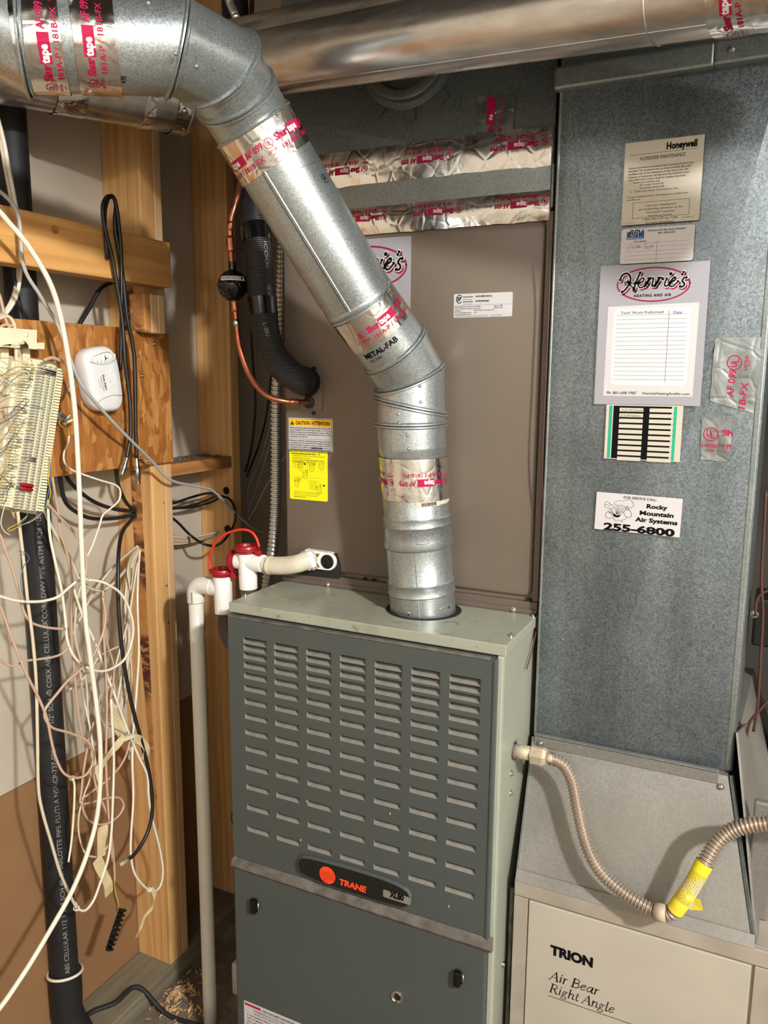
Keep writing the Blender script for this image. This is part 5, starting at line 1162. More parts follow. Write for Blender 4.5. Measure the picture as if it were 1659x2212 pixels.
# ---------------------------------------------------------------- boards on the left wall
XR = XS+.038
rb = board('wooden_rail', 'rail', None, XS+.0003, XR, -.60, .207, 1.521, 1.601, .003); tag(rb, 'horizontal knotty pine board nailed across the studs, above the brown strand board', 'board')
bm = B(); lathe(bm, onx(347, 567, XR)-X*.001, X, [(0, .0028), (.0013, .0026)], 10); obj('nail_hole', bm, 'bark', rb)
bm = B(); p = onx(119, 496, XR); lathe(bm, p-X*.0012, X, [(0, .0075), (.0014, .007)], 16); k = obj('knot', bm, 'block', rb)
bm = B(); lathe(bm, p-X*.0002, X, [(0, .0035), (.0009, .003)], 12); obj('knot_heart', bm, 'bark', k)
sb = thing('wood_offcut', 'short upright pine offcut nailed to the stud between rail and strand board', 'board')
for y0, y1, mt in ((.1352, .1510, 'bark'), (.1510, .1695, 'studlight'), (.1700, .1885, 'studlight')):
    board('offcut_strip', mt, sb, XS+.0003, XR-.002, y0, y1, 1.438, 1.506)
os_ = tag(board('strand_board', 'osb', None, XS+.0003, XS+.0125, -.60, .224, 1.1995, 1.441, .0008), 'rear strand board panel reaching the stud, behind the alarm panel', 'board')
of_ = tag(board('strand_board', 'osb', None, XS+.0128, XS+.0175, -.60, .099, 1.2012, 1.445, .0006), 'front strand board panel carrying the white alarm and punch-down block', 'board')
XO = XS+.0175
for px, py in ((291, 772), (307, 812), (333, 743), (303, 990), (320, 996)): screw(os_, onx(px, py, XS+.0125), X, .0026)
# ---------------------------------------------------------------- carbon monoxide alarm
al = thing('gas_alarm', 'white rounded carbon monoxide alarm on the strand board', 'alarm')
C4 = [onx(px, py, XO+.006) for px, py in ((186, 886), (250, 884), (228, 747), (160, 760))]   # bl br tr tl
def aq(u, v, d):  # u,v in -1..1 -> place on alarm
    p = C4[0].lerp(C4[1], (u+1)/2).lerp(C4[3].lerp(C4[2], (u+1)/2), (v+1)/2); return V((XO+d, p.y, p.z))
def sup(n=40, k=1.0, e=3.2):
    out = []
    for i in range(n):
        a = 2*math.pi*i/n; c, s_ = math.cos(a), math.sin(a); out.append((k*math.copysign(abs(c)**(2/e), c), k*math.copysign(abs(s_)**(2/(e+.6)), s_)))
    return out
bm = B(); rings = []
for k, d in ((1.0, .0005), (1.05, .004), (1.06, .018), (1.04, .023), (.985, .0268), (.93, .0285), (.6, .0292), (.2, .0295)):
    rings.append([bm.verts.new(aq(u*1.03, v, d)) for u, v in sup(k=k)])
for p, q in zip(rings, rings[1:]):
    for i in range(len(p)): bm.faces.new((p[i], p[(i+1) % len(p)], q[(i+1) % len(p)], q[i]))
bm.faces.new(rings[-1]); bm.faces.new(rings[0][::-1]); ab = obj('body', bm, 'alarm', al, 'auto')
def af(u, v, l=0): return aq(u, v, .0298+.00008*l)
bm = B(); ue, ve = .12, .70
for k in range(7):
    u_ = -.62+k*.235; h_ = .085*math.sqrt(max(.1, 1-((k-3)/4.2)**2)); tube(bm, [af(u_, .68-h_*1.5), af(u_+.03, .68+h_*1.5)], .0013, 6)
obj('vent_grille', bm, 'alarm', ab, True)
pr = Print(); pr.stroke([(-.80, .64), (-.3, .52), (.3, .50), (.85, .60)], .012, 'inksoft'); pr.stroke([(-.80, .64), (-.45, .80), (.1, .86), (.5, .83), (.85, .60)], .010, 'inksoft'); pr.stroke([(-.85, -.74), (-.4, -.60), (.3, -.52), (.92, -.55)], .012, 'inksoft')
pr.rect(.12, .62, .20, .76, 'ink', 2); pr.rect(.30, .60, .37, .72, 'ink', 2); pr.rect(.20, .66, .30, .69, 'ink', 2)
pr.text('First Alert', -.22, .16, .50, .12, 'inkgrey', .035, rot=-math.pi/2+.12); pr.text('CARBON MONOXIDE ALARM', -.36, .14, .50, .045, 'inkgrey', .01, rot=-math.pi/2+.12); pr.text('DO NOT PAINT', -.52, .02, .28, .055, 'inksoft', 0, rot=-math.pi/2+.12)
pr.rect(.27, .03, .32, .075, 'ink'); pr.text('Test', .22, -.02, .09, .045, 'inkgrey', 0, rot=-math.pi/2)
pr.build('printing', lambda u, v, l: af(u*1.0, v, l), ab)
bm = B(); tube(bm, [af(.46+.17*math.cos(a), .05+.26*math.sin(a)) for a in [2*math.pi*i/28 for i in range(29)]], .0008, 6, False); obj('button_rim', bm, 'alarm', ab, True)
bm = B(); hexa(bm, [af(.46+.15*math.cos(a), .05+.235*math.sin(a), 9) for a in [2*math.pi*i/24 for i in range(24)]], [af(.46+.16*math.cos(a), .05+.25*math.sin(a), -4) for a in [2*math.pi*i/24 for i in range(24)]]); obj('test_button', bm, 'alarm', ab)

# ---------------------------------------------------------------- punch-down block
pb = thing('punch_down_block', 'cream telephone punch-down block with rows of clips and wires', 'terminal block')
XB = XO+.048
Q4 = [onx(px, py, XB) for px, py in ((6, 1094), (92, 1106), (137, 797), (64, 781))]
def bq(u, v, d=0): p = Q4[0].lerp(Q4[1], u).lerp(Q4[3].lerp(Q4[2], u), v); return V((p.x+d, p.y, p.z))
bm = B(); hexa(bm, [bq(.0, 0, -.016), bq(1, 0, -.016), bq(1, 1, -.016), bq(0, 1, -.016)], [bq(.15, 0, 0), bq(.84, 0, 0), bq(.84, 1, 0), bq(.15, 1, 0)]); obj('block_body', bm, 'cream', pb)
NR = 50
def cpy(me, name, parent):
    o = bpy.data.objects.new(name, me); C.objects.link(o); o.parent = parent; return o
for side, (u0, u1) in enumerate(((-.01, .155), (.835, 1.0))):
    for i in range(NR):
        bm = B(); va, vb = (i+.14)/NR, (i+.86)/NR
        hexa(bm, [bq(u0, va, -.014), bq(u1, va, -.014), bq(u1, vb, -.014), bq(u0, vb, -.014)], [bq(u0, va, -.001 if side == 0 else .001), bq(u1, va, .002), bq(u1, vb, .002), bq(u0, vb, -.001 if side == 0 else .001)])
        obj('fanning_tooth', bm, 'cream', pb)
bm = B(); random.seed(2)
for i in range(NR):
    v = (i+.5)/NR
    for u in (.24, .29, .40, .45, .56, .61, .72, .77):
        w_ = .0012; a = bq(u, v); lean = (.0022 if (u*100) % 2 < 1 else -.0018)
        hexa(bm, [a+V((0, -w_, -.0011)), a+V((0, w_, -.0011)), a+V((0, w_, .0011)), a+V((0, -w_, .0011))], [a+V((.0046, -w_*.3+lean, -.0006)), a+V((.0046, w_*.3+lean, -.0006)), a+V((.0046, w_*.3+lean, .0012)), a+V((.0046, -w_*.3+lean, .0012))])
o = obj('contact_clips', bm, 'silver', pb); o['kind'] = 'stuff'
bm = B()
for i in range(NR):
    for u in (.345, .505, .665):
        v = i/NR; a, b_ = bq(u-.075, v, .0012), bq(u+.075, v+.004, .0012); tube(bm, [a, b_], .0009, 4)
o = obj('row_ribs', bm, 'cream', pb); o['kind'] = 'stuff'
for v in (.945, ): 
    for k in range(5): bm = B(); tube(bm, [bq(.33, v+k*.007, .003), bq(.76, v-.006+k*.007, .003)], .0011, 6); obj('bridging_wire', bm, 'blackm' if k % 2 else 'silver', pb, True)
for k in range(4): bm = B(); tube(bm, [bq(.30, .335+k*.008, .004), bq(.56, .33+k*.008, .004)], .001, 6); obj('bridging_wire', bm, 'silver', pb, True)
for v in (.165, .137):
    bm = B(); a, b_ = bq(.26, v, .006), bq(.58, v, .006); tube(bm, [a, a.lerp(b_, .08), a.lerp(b_, .92), b_], [.0022, .0030, .0030, .002], 10); obj('special_service_mark', bm, 'red', pb, True)['label'] = 'red plastic clip cap'
# stand-off bracket behind the block
bm = B(); hexa(bm, [bq(-.05, -.01, -.044), bq(1.08, -.02, -.044), bq(1.04, 1.06, -.044), bq(-.12, 1.04, -.044)], [bq(-.05, -.01, -.017), bq(1.08, -.02, -.017), bq(1.04, 1.05, -.017), bq(-.12, 1.03, -.017)]); obj('bracket', bm, 'cream', pb, bevel=.002)
for u in (-.42, -.10): bm = B(); a, b_ = bq(u, 1.0, -.030), bq(u, .76, -.030); slab(bm, [a-Y*.007, a+Y*.007, b_+Y*.007, b_-Y*.007], (.012, 0, 0)); obj('bracket_leg', bm, 'cream', pb, bevel=.002)
br_ = thing('cable_bracket', 'cream plastic cable bracket screwed to the strand board above the punch-down block', 'bracket')
xk = XO+.038
A = [onx(px, py, xk) for px, py in ((-20, 749), (37, 751), (37, 735), (62, 737), (62, 753), (80, 755), (80, 713), (30, 709), (-20, 706))]
bm = B(); hexa(bm, [p for p in A], [p-X*.009 for p in A]); bmesh.ops.triangulate(bm, faces=[f for f in bm.faces if len(f.verts) > 4]); obj('bracket_face', bm, 'cream', br_, bevel=.0012)
A = [onx(px, py, xk-.004) for px, py in ((80, 740), (97, 740), (97, 755), (80, 754))]; bm = B(); hexa(bm, A, [p-X*.03 for p in A]); obj('bracket_foot', bm, 'cream', br_, bevel=.001)
for pts in (((30, 709), (80, 713), (80, 735), (30, 731)),):
    A = [onx(px, py, xk-.009) for px, py in pts]; bm = B(); slab(bm, [A[0], A[1], A[1]-X*.03, A[0]-X*.03], (0, 0, -.002)); obj('bracket_top', bm, 'cream', br_)
bm = B(); lathe(bm, onx(57, 723, xk), X, [(-.001, .0035), (.0012, .003), (.002, .0015)], 14); obj('boss', bm, 'cream', br_, True)
for xx_ in (12, 58): A = [onx(px, py, xk-.02) for px, py in ((xx_-8, 752), (xx_+8, 752), (xx_+10, 835), (xx_-6, 835))]; bm = B(); hexa(bm, A, [p-X*.010 for p in A]); obj('bracket_leg', bm, 'cream', br_, bevel=.0015)

# ---------------------------------------------------------------- black drain pipe in the wall
ab = thing('soil_pipe', 'black plastic drain pipe with white lettering, upright against the left wall', 'pipe')
pt, pbm = onx(18, 1000, -.372), onx(147, 2120, -.372); dirn = (pbm-pt).normalized(); topp = pt+(pt-pbm).normalized()*1.0
top_ = V((-.372, pt.y-.004, ZC-.01)); bot_ = V((-.372, onx(146, 2120, -.372).y, onx(146, 2120, -.372).z))
yy0 = onx(70, 1120, -.372).y; yy1 = onx(147, 2100, -.372).y
PYc = (yy0+yy1)/2
bm = B(); tube(bm, [V((-.372, PYc, ZC-.002)), V((-.372, PYc, .262))], .0245, 40); ap_b = obj('pipe', bm, 'rubber', ab, 'auto')
M['rubber2'] = M['rubber']
ca = cyl(V((-.372, PYc, 0)), V((-.372, PYc, 1.1)))
pr = Print()
for s_, za, zb_, in (('CHARLOTTE PIPE PLUTI-F4  NSF-upcode CP-737-FPS', .42, .83), ('ABS CELLULAR CORE DWV PIPE ASTM F 628 NSF-dwv NSF-sewer', .86, 1.19), ('1 1/2" SCH 40 COEX', .70, .85), ('ASTM PIPE ABS CELLULAR CORE  SCH 40 COEX', .28, .42)):
    pass
pr.text('1 1/2" SCH 40 COEX ABS CELLULAR CORE DWV PIPE ASTM F 628 NSF-dwv NSF', .008, .755, .43, .0078, 'ptext', .0, rot=math.pi/2)
pr.text('ABS CELLULAR 112 1 1/2" SCH 40 CHARLOTTE PIPE PLUTI-A NSF-CP-737-FPS', .008, .275, .44, .0078, 'ptext', .0, rot=math.pi/2)
pr.build('lettering', lambda u, v, l: cyl_pt(ca, .0245, u, v, .0004), ap_b)
bm = B(); lathe(bm, (-.372, PYc, .205), Z, [(0, .0285), (.058, .0292), (.060, .0255)], 40); obj('hub', bm, 'rubber', ab, 'auto')
bm = B(); tube(bm, catmull([V((-.372, PYc, .21)), V((-.372, PYc, .18)), V((-.365, PYc+.005, .150)), V((-.35, PYc+.01, .12)), V((-.345, PYc+.012, ZF-.02))], 6), .0280, 30); obj('bend', bm, 'rubber', ab, True)
for z_ in (.9505, .8205, .4):
    bm = B(); p = cyl_pt(ca, .0245, 0, z_, -.0003); lathe(bm, p, p-V((-.372, PYc, z_)), [(0, .0012), (.001, .0008)], 8); obj('paint_speck', bm, 'inkwhite', ap_b)
tag(obj('cord_loop', tube(B(), [V((-.372+.0308*math.cos(a), PYc+.0308*math.sin(a), .262+.007*math.cos(a*1+.8))) for a in [2*math.pi*i/40 for i in range(41)]], .0026, 10, False), 'wwhite', ab, True), 'white cord looped once round the pipe')

# ---------------------------------------------------------------- cables
def pts3(pts, x):
    out = []
    for p in pts:
        xx = p[2] if len(p) > 2 else x
        out.append(onx(p[0], p[1], xx))
    return out
def cable(label, pts, x, wd, mat, name='cable', group=None, seg=8, n=6, flat=False):
    pts = list(pts)
    for e, k in ((0, 1), (-1, -2)):
        if pts[e][0] <= 0:
            a, b = pts[e], pts[k]; q = (a[0]-90, a[1]+(a[1]-b[1])/max(12, abs(a[0]-b[0]))*60)+tuple(a[2:])
            pts = [q]+pts if e == 0 else pts+[q]
    P = catmull(pts3(pts, x), n); r = wd/2000
    rr = [r*(1+.05*noise.noise(p*90)) for p in P]
    o = obj(name, tube(B(), P, rr, seg), mat, None, True); tag(o, label, 'cable', group); return o
cable('thickest white cable hanging in front of everything down the left side', [(-15, 445), (20, 482), (60, 530), (105, 605), (130, 680), (150, 790), (162, 890), (168, 990), (173, 1100), (177, 1200), (184, 1330), (195, 1420), (208, 1520), (217, 1620), (213, 1740), (193, 1830), (158, 1920), (108, 2010), (50, 2105), (-15, 2195)], -.215, 7.6, 'wwhite', seg=12)
cable('light grey cable crossing the alarm and running right behind the conduit', [(-10, 405, -.25), (38, 461, -.25), (51, 574, -.25), (87, 639, -.25), (127, 707, -.25), (152, 776, -.235), (170, 820, -.235), (195, 856, -.235), (253, 921, -.245), (325, 993, -.27), (365, 1035, -.28), (410, 1048, -.29), (459, 1060, -.295), (506, 1105, -.30), (553, 1145, -.30), (600, 1153, -.30)], -.25, 5.6, 'wgrey', seg=10)
cable('white double cable passing behind the pine rail at the upper left', [(-5, 255), (20, 370), (35, 450), (47, 520), (45, 580), (35, 640), (10, 680), (-15, 695)], -.335, 6.5, 'wwhite')
cable('second white strand beside it behind the pine rail', [(-12, 262), (12, 370), (27, 450), (40, 520), (38, 580), (28, 640), (4, 680), (-20, 692)], -.338, 5, 'wcream')
cable('dark grey cable in front of the black pipe above the strand board', [(22, 540), (27, 580), (38, 640), (47, 700), (50, 760)], -.338, 6.5, 'rubber')
A_ = [(239, 425), (231, 426), (222, 446), (226, 490), (242, 555), (253, 617), (265, 700), (270, 780), (280, 860), (282, 935), (273, 993), (264, 1022)]
B_ = [(234, 427), (243, 424), (250, 443), (248, 487), (257, 545), (266, 602), (274, 682), (289, 762), (292, 852), (293, 924), (295, 993), (298, 1040)]
for nm, P_, lb in (('a', A_, 'left strand of the looped black coaxial cable hanging over the pine rail'), ('b', B_, 'right strand of the looped black coaxial cable hanging over the pine rail')):
    t = thing('coaxial_cable', lb, 'cable'); dx = -.262 if nm == 'a' else -.266
    P3 = catmull(pts3(P_[:-1], dx), 6); obj('jacket', tube(B(), P3, .0034, 10), 'wblack', t, True)
    e = onx(P_[-1][0], P_[-1][1], dx); s_ = P3[-1]; d_ = e-s_; bm = B(); lathe(bm, s_, d_, [(-.003, .0040), (d_.length*.35, .0042), (d_.length*.4, .0056), (d_.length*.75, .0056), (d_.length*.8, .0044), (d_.length*1.1, .0044)], 12); obj('connector', bm, 'chrome', t, 'auto')
cable('second hanging loop of black cable at the coaxial bundle top', [(232, 560, -.266), (226, 470, -.266), (234, 428, -.264), (246, 428, -.262), (255, 470, -.262), (262, 560, -.262), (262, 700, -.266), (260, 800, -.27)], -.264, 6.2, 'wblack')
cable('short black cable curving down from the rail to the strand board top', [(262, 600), (248, 607), (217, 624), (192, 667), (172, 701), (165, 730)], -.335, 7.5, 'wblack')
hx = -.352
cable('black cable swinging low from the board into the upper stud hole', [(128, 1000, -.33), (131, 1040, -.33), (142, 1085, -.335), (168, 1108, -.34), (200, 1120, -.345), (245, 1120, hx), (280, 1114, hx), (298, 1108, -.353)], hx, 7.2, 'wblack')
cable('black cable sweeping from under the board straight to the upper stud hole', [(135, 1000, -.33), (147, 1035, -.33), (170, 1060, -.335), (205, 1085, -.34), (245, 1099, hx), (275, 1103, hx), (298, 1104, -.353)], hx, 7.2, 'wblack')
cable('black cable dropping behind the board edge into the upper stud hole', [(249, 985, -.345), (253, 1035, -.345), (262, 1065, -.347), (276, 1090, -.35), (296, 1105, -.353)], hx, 7, 'wblack')
cb = cable('long black cable hanging free from the upper stud hole to a bare end', [(296, 1110, -.353), (280, 1128, -.345), (264, 1150, -.33), (257, 1185, -.31), (255, 1240, -.295), (257, 1330, -.285), (266, 1420, -.28), (282, 1510, -.275), (305, 1600, -.27), (324, 1680, -.265), (329, 1750, -.262), (318, 1800, -.262), (295, 1840, -.262), (275, 1858, -.262)], -.28, 7, 'wblack', seg=10)
a_, b_ = onx(275, 1858, -.262), onx(259, 1869, -.262); obj('cable_tip', tube(B(), [a_, a_.lerp(b_, .6), b_], [.0045, .0042, .0034], 10), 'gasfit', cb, True)
for i, (P_, lb) in enumerate((([(340, 1092), (375, 1087), (405, 1077), (440, 1067), (470, 1064), (488, 1056), (494, 1060)], 'uppermost black cable between the two stud holes'), ([(340, 1100), (375, 1098), (410, 1096), (450, 1087), (480, 1072), (494, 1062)], 'lower of the black cables between the two stud holes'), ([(345, 1102), (400, 1095), (440, 1083), (470, 1070), (488, 1066), (495, 1064)], 'middle black cable between the two stud holes'), ([(340, 1098), (380, 1125), (410, 1155), (440, 1175), (468, 1178), (490, 1160), (506, 1130), (507, 1100), (495, 1078), (470, 1070), (462, 1072)], 'black cable looping low in front of the second stud'))):
    cable(lb, P_ if i < 3 else [(x, y, -.335 if k < 3 else -.30) for k, (x, y) in enumerate(P_)], -.353, 5.6, 'wblack')
for i in range(5): cable('pinkish cable of the bundle stretched between the lower stud holes', [(330, 1150+i*4.5), (375, 1159+i*4), (410, 1161+i*2.6), (450, 1154+i*1.5), (478, 1147+i), (496, 1143+i*.8)], -.350-.002*i, 4.4, 'wpink' if i % 2 else 'wcream', group='pinkish cables between the lower stud holes')
# tangle below the punch-down block
h2 = (301, 1178, -.352)
TG = [
 ('cream cable from the lower hole sagging left to the tangle', [h2, (283, 1212, -.33), (264, 1240), (243, 1262), (222, 1275), (198, 1272), (181, 1258), (165, 1235), (150, 1205), (131, 1177), (115, 1145), (98, 1105)], -.305, 5.2, 'wcream'),
 ('cream cable from the lower hole running straight down left', [(301, 1176, -.353), (270, 1202, -.34), (243, 1227), (222, 1252), (203, 1280), (186, 1310), (169, 1345), (155, 1372)], -.325, 4.6, 'wcream'),
 ('white cable making the big round loop below the punch-down block', [(103, 1080, -.27), (107, 1150, -.27), (118, 1208, -.27), (133, 1275, -.27), (141, 1335, -.27), (146, 1385, -.268), (163, 1422, -.265), (197, 1446, -.262), (232, 1448, -.262), (268, 1425, -.262), (286, 1380, -.262), (285, 1335, -.262), (264, 1286, -.264), (232, 1262, -.268), (205, 1254, -.275), (181, 1253, -.28)], -.27, 4.6, 'wwhite'),
 ('long white cable falling past the black pipe lettering to the floor ties', [(38, 1105), (45, 1160), (52, 1220), (60, 1300), (69, 1366), (76, 1440), (79, 1500), (81, 1601), (83, 1702), (92, 1755), (111, 1821), (130, 1885), (152, 1935), (166, 1962)], -.25, 5, 'wcream'),
 ('beige cable curving from the left edge and ending over the black pipe', [(-8, 1140), (10, 1185), (27, 1229), (38, 1270), (46, 1303), (56, 1330), (72, 1347), (105, 1356), (141, 1359)], -.255, 4.2, 'wpink'),
 ('white cable bowed across the black pipe from the left edge', [(-8, 1286), (32, 1297), (74, 1300), (105, 1296), (127, 1288), (148, 1270), (167, 1256), (190, 1250)], -.24, 4.6, 'wwhite'),
 ('beige cable from the left edge down into the lower small loop', [(-8, 1300), (8, 1330), (21, 1366), (46, 1430), (64, 1470), (83, 1507), (101, 1551), (111, 1600), (120, 1635), (136, 1668), (159, 1680), (184, 1675), (199, 1652), (201, 1625), (188, 1600), (150, 1583), (115, 1573), (99, 1555), (97, 1535), (108, 1517), (122, 1500), (145, 1472), (169, 1451), (190, 1432), (205, 1410), (216, 1385), (224, 1362), (228, 1330), (222, 1290)], -.245, 4.4, 'wpink'),
 ('thin pink cable bowed low across the black pipe', [(-8, 1424), (21, 1438), (40, 1434), (53, 1428), (85, 1424), (116, 1419), (135, 1411), (148, 1398)], -.255, 4, 'wpink'),
 ('pinkish cable falling beside the thick white cable to the black ribbed strip', [(113, 1030), (121, 1080), (127, 1113), (130, 1150), (142, 1185), (150, 1220), (156, 1262), (154, 1345), (156, 1400), (161, 1451), (167, 1520), (178, 1591), (196, 1642), (209, 1705), (230, 1755), (240, 1800), (246, 1860), (248, 1906)], -.275, 4.4, 'wpink'),
 ('pink cable arching from the block foot into the tangle knot', [(100, 1085), (130, 1118), (160, 1150), (180, 1182), (187, 1215), (184, 1248)], -.262, 4.4, 'wpink'),
 ('outer cream cable dropping from the block foot', [(92, 1095), (110, 1135), (131, 1172), (150, 1203), (166, 1240), (176, 1262)], -.285, 4.8, 'wcream'),
 ('white wire from the clear splices looping down past the upper stud hole', [(149, 941), (146, 960), (138, 980), (140, 1000), (155, 1015), (177, 1024), (215, 1037), (250, 1048), (260, 1062), (256, 1082), (238, 1099), (222, 1113), (215, 1135), (208, 1155), (198, 1182), (186, 1206)], -.272, 3.4, 'wwhite'),
 ('white cable from the knot down the stud to a hanging loop with a paper tag', [(158, 1269, -.29), (179, 1331, -.29), (207, 1392, -.285), (232, 1461, -.28), (249, 1505, -.275), (278, 1583, -.272), (300, 1635, -.27), (318, 1675, -.268), (321, 1720, -.266), (328, 1765, -.266), (345, 1833, -.265), (352, 1880, -.265), (347, 1912, -.265), (332, 1926, -.265), (312, 1915, -.265), (291, 1887, -.265), (283, 1850, -.266), (283, 1806, -.268), (288, 1720, -.27), (286, 1616, -.275), (296, 1480, -.285), (300, 1400, -.29), (297, 1300, -.30), (299, 1230, -.32), (303, 1182, -.35)], -.28, 4.6, 'wwhite'),
 ('pale cable hanging down the near side of the first stud', [(300, 1182, -.35), (282, 1205, -.33), (274, 1240), (270, 1300), (272, 1366), (283, 1430), (286, 1500), (284, 1570), (279, 1640)], -.31, 4.4, 'wcream'),
 ('pink cable rising from the ribbed strip to the tangle knot', [(222, 1275), (225, 1320), (224, 1366), (229, 1451), (231, 1530), (229, 1643), (232, 1720), (238, 1800), (243, 1860)], -.268, 4.6, 'wpink'),
 ('darker pink cable twisted beside it below the knot', [(219, 1280), (226, 1310), (227, 1350), (232, 1390), (244, 1430), (246, 1460), (240, 1500), (236, 1540)], -.275, 3.6, 'wpink'),
 ('cream cable crossing from the stud down left to the tie', [(297, 1215), (284, 1300), (275, 1350), (262, 1392), (249, 1440), (236, 1475), (228, 1510)], -.285, 4, 'wcream'),
 ('cream cable curling off the lower hole toward the paper tags', [(303, 1182, -.35), (285, 1200, -.33), (276, 1235), (284, 1303), (272, 1366), (253, 1412), (243, 1450), (250, 1500)], -.30, 3.8, 'wcream'),
 ('white cable of the left lower loop ending at the paper clip', [(240, 1510), (243, 1570), (246, 1640), (244, 1724), (240, 1806), (232, 1860), (215, 1911), (202, 1945), (185, 1966), (170, 1964), (162, 1950)], -.258, 4.6, 'wwhite'),
 ('pink cable coiled in a flat oval above the long paper tag', [(202, 1560), (190, 1610), (180, 1670), (176, 1710), (174, 1735), (195, 1734), (218, 1727), (240, 1723), (259, 1724), (267, 1740), (258, 1760), (238, 1776), (215, 1781), (195, 1774), (182, 1757), (176, 1730)], -.262, 4, 'wpink'),
 ('thin cream wire hanging in a slim loop around the paper tags', [(206, 1640), (195, 1681), (180, 1722), (170, 1765), (171, 1805), (183, 1842), (198, 1850), (215, 1848), (235, 1822), (242, 1780), (240, 1740)], -.266, 3.2, 'wcream'),
 ('pink cable rising right from the oval coil to the plastic clip', [(183, 1722), (205, 1705), (231, 1686), (252, 1665), (267, 1643), (276, 1620), (280, 1602)], -.272, 3.8, 'wpink'),
 ('thin grey wire twisted at the upper paper tag', [(217, 1500), (213, 1530), (222, 1560), (240, 1570), (262, 1580), (275, 1588)], -.27, 2.4, 'wgrey'),
 ('white wire down the left flank of the tangle', [(152, 1262), (150, 1330), (158, 1400), (172, 1450), (178, 1500), (192, 1560), (205, 1640), (212, 1690)], -.292, 4, 'wwhite'),
 ('cream wire down the middle of the tangle', [(175, 1262), (165, 1310), (162, 1370), (172, 1420), (186, 1470), (190, 1540), (197, 1600), (198, 1650)], -.30, 4, 'wcream'),
 ('thin cream wire crossing the tangle to the stud', [(270, 1390), (240, 1404), (215, 1418), (200, 1440), (176, 1470), (150, 1490)], -.29, 3.4, 'wcream')]
for lb, P_, x_, wd, mt in TG: cable(lb, P_, x_, wd, mt)
for i in range(6):
    cable('pale wire of the sheaf hanging from the lower stud hole', [(303-i*.6, 1182, -.35), (292-i*2.4, 1215, -.33), (284-i*2.6, 1260+i*5), (281-i*2, 1320+i*6), (286-i*3, 1380+i*4), (280-i*4, 1450+i*5), (272-i*5, 1520+i*8)], -.315+.004*i, 3.2, ('wcream', 'wpink', 'wwhite')[i % 3], group='pale wires in the sheaf below the lower stud hole')
# pale bundles running down behind the block at the left edge
for i, (P_, mt, wd) in enumerate((([(-8, 620), (12, 690), (33, 735), (50, 800), (52, 880), (48, 960), (30, 1040), (22, 1090)], 'wpink', 4.6), ([(-10, 690), (15, 683), (30, 700), (34, 740), (36, 820), (30, 900), (28, 980), (12, 1050), (28, 1100)], 'wcream', 5.5), ([(-10, 712), (10, 702), (30, 705)], 'wpink', 4.5), ([(-10, 840), (8, 818), (30, 805), (56, 798)], 'wcream', 4.2), ([(95, 778), (112, 773), (130, 779), (147, 790), (157, 806), (158, 825), (147, 846)], 'wpink', 5.4), ([(10, 880), (22, 950), (14, 1000), (6, 1060), (20, 1090), (34, 1120)], 'wpink', 5), ([(-10, 1000), (8, 1030), (20, 1070), (34, 1105), (40, 1125)], 'wcream', 4.6))):
    cable(('pink cable rising from behind the punch-down block to the upper left', 'thick cream cable arching over the left bracket leg', 'short pink cable entering the cream bracket at the left edge', 'cream cable entering the top left teeth of the block', 'pink curled cable stub between punch-down block and alarm', 'pink cable beside the block lower left teeth', 'cream cable leaving the block lower left corner')[i], P_, -.262 if i not in (4,) else -.245, wd, mt)
random.seed(21); bm = B()   # fine coloured wires fanned out from the block
cols = ['wyellow', 'wblue', 'wgrey', 'wcream', 'wred']
for mt in cols:
    bm = B()
    for k in range(9):
        v = random.uniform(.12, .97); a = bq(.14, v, .004); b_ = bq(-.15-random.random()*.25, v+random.uniform(-.05, .04), .012+random.random()*.02)
        c_ = onx(-20+random.uniform(-10, 25), 800+(1-v)*300+random.uniform(-50, 40), XB+random.uniform(-.03, .01)); tube(bm, catmull([a, bq(.02, v, .006), b_, b_.lerp(c_, .5)+V((.004, 0, random.uniform(-.01, .01))), c_], 4), .00045, 4)
        if k % 4 == 1: 
            a = bq(.30+random.random()*.25, v, .004); b_ = bq(.15, v+random.uniform(-.01, .01), .007); tube(bm, [a, a.lerp(b_, .5)+X*.003, b_], .0005, 4)
    tag(obj('fine_wires', bm, mt, None, True), 'fan of fine %s wires at the left side of the punch-down block' % {'wyellow': 'yellow', 'wblue': 'blue', 'wgrey': 'grey', 'wcream': 'cream', 'wred': 'reddish'}[mt], 'wires', kind='stuff')
for lb, P_, mt in (('yellow thin wire hanging off the block lower right corner', [(108, 985), (105, 1040), (109, 1060), (104, 1085), (92, 1105), (70, 1125), (45, 1135), (22, 1147), (18, 1142), (40, 1130), (58, 1115)], 'wyellow'), ('blue thin wire hanging off the block lower right corner', [(107, 990), (110, 1030), (103, 1070), (96, 1100), (70, 1122), (40, 1136), (56, 1120), (60, 1105)], 'wblue'), ('white thin wire curling at the block foot on the left', [(15, 1075), (8, 1100), (2, 1130), (10, 1148), (22, 1156)], 'wwhite'), ('blue and white hair-thin wire looped over the black pipe', [(40, 1190), (58, 1196), (62, 1210), (52, 1222), (45, 1250), (48, 1280), (55, 1300)], 'wblue')):
    cable(lb, P_, -.238, 1.3, mt, 'wire', seg=6)
cable('thin white end of wire pair above the clear splices', [(163, 905), (150, 910), (137, 915)], -.27, 3.4, 'wwhite', 'wire')
sp_ = thing('wire_splice', 'cluster of small clear splice caps between block and thick white cable', 'splice')
for a, b_ in (((132, 909), (124, 893)), ((140, 902), (132, 892)), ((138, 910), (151, 897)), ((128, 906), (122, 900))): bm = B(); p, q = onx(*a, -.272), onx(*b_, -.268); lathe(bm, p, q-p, [(0, .0018), ((q-p).length*.2, .0028), ((q-p).length, .0024), ((q-p).length*.98, .0012)], 10); obj('splice_cap', bm, 'silver', sp_, 'auto')
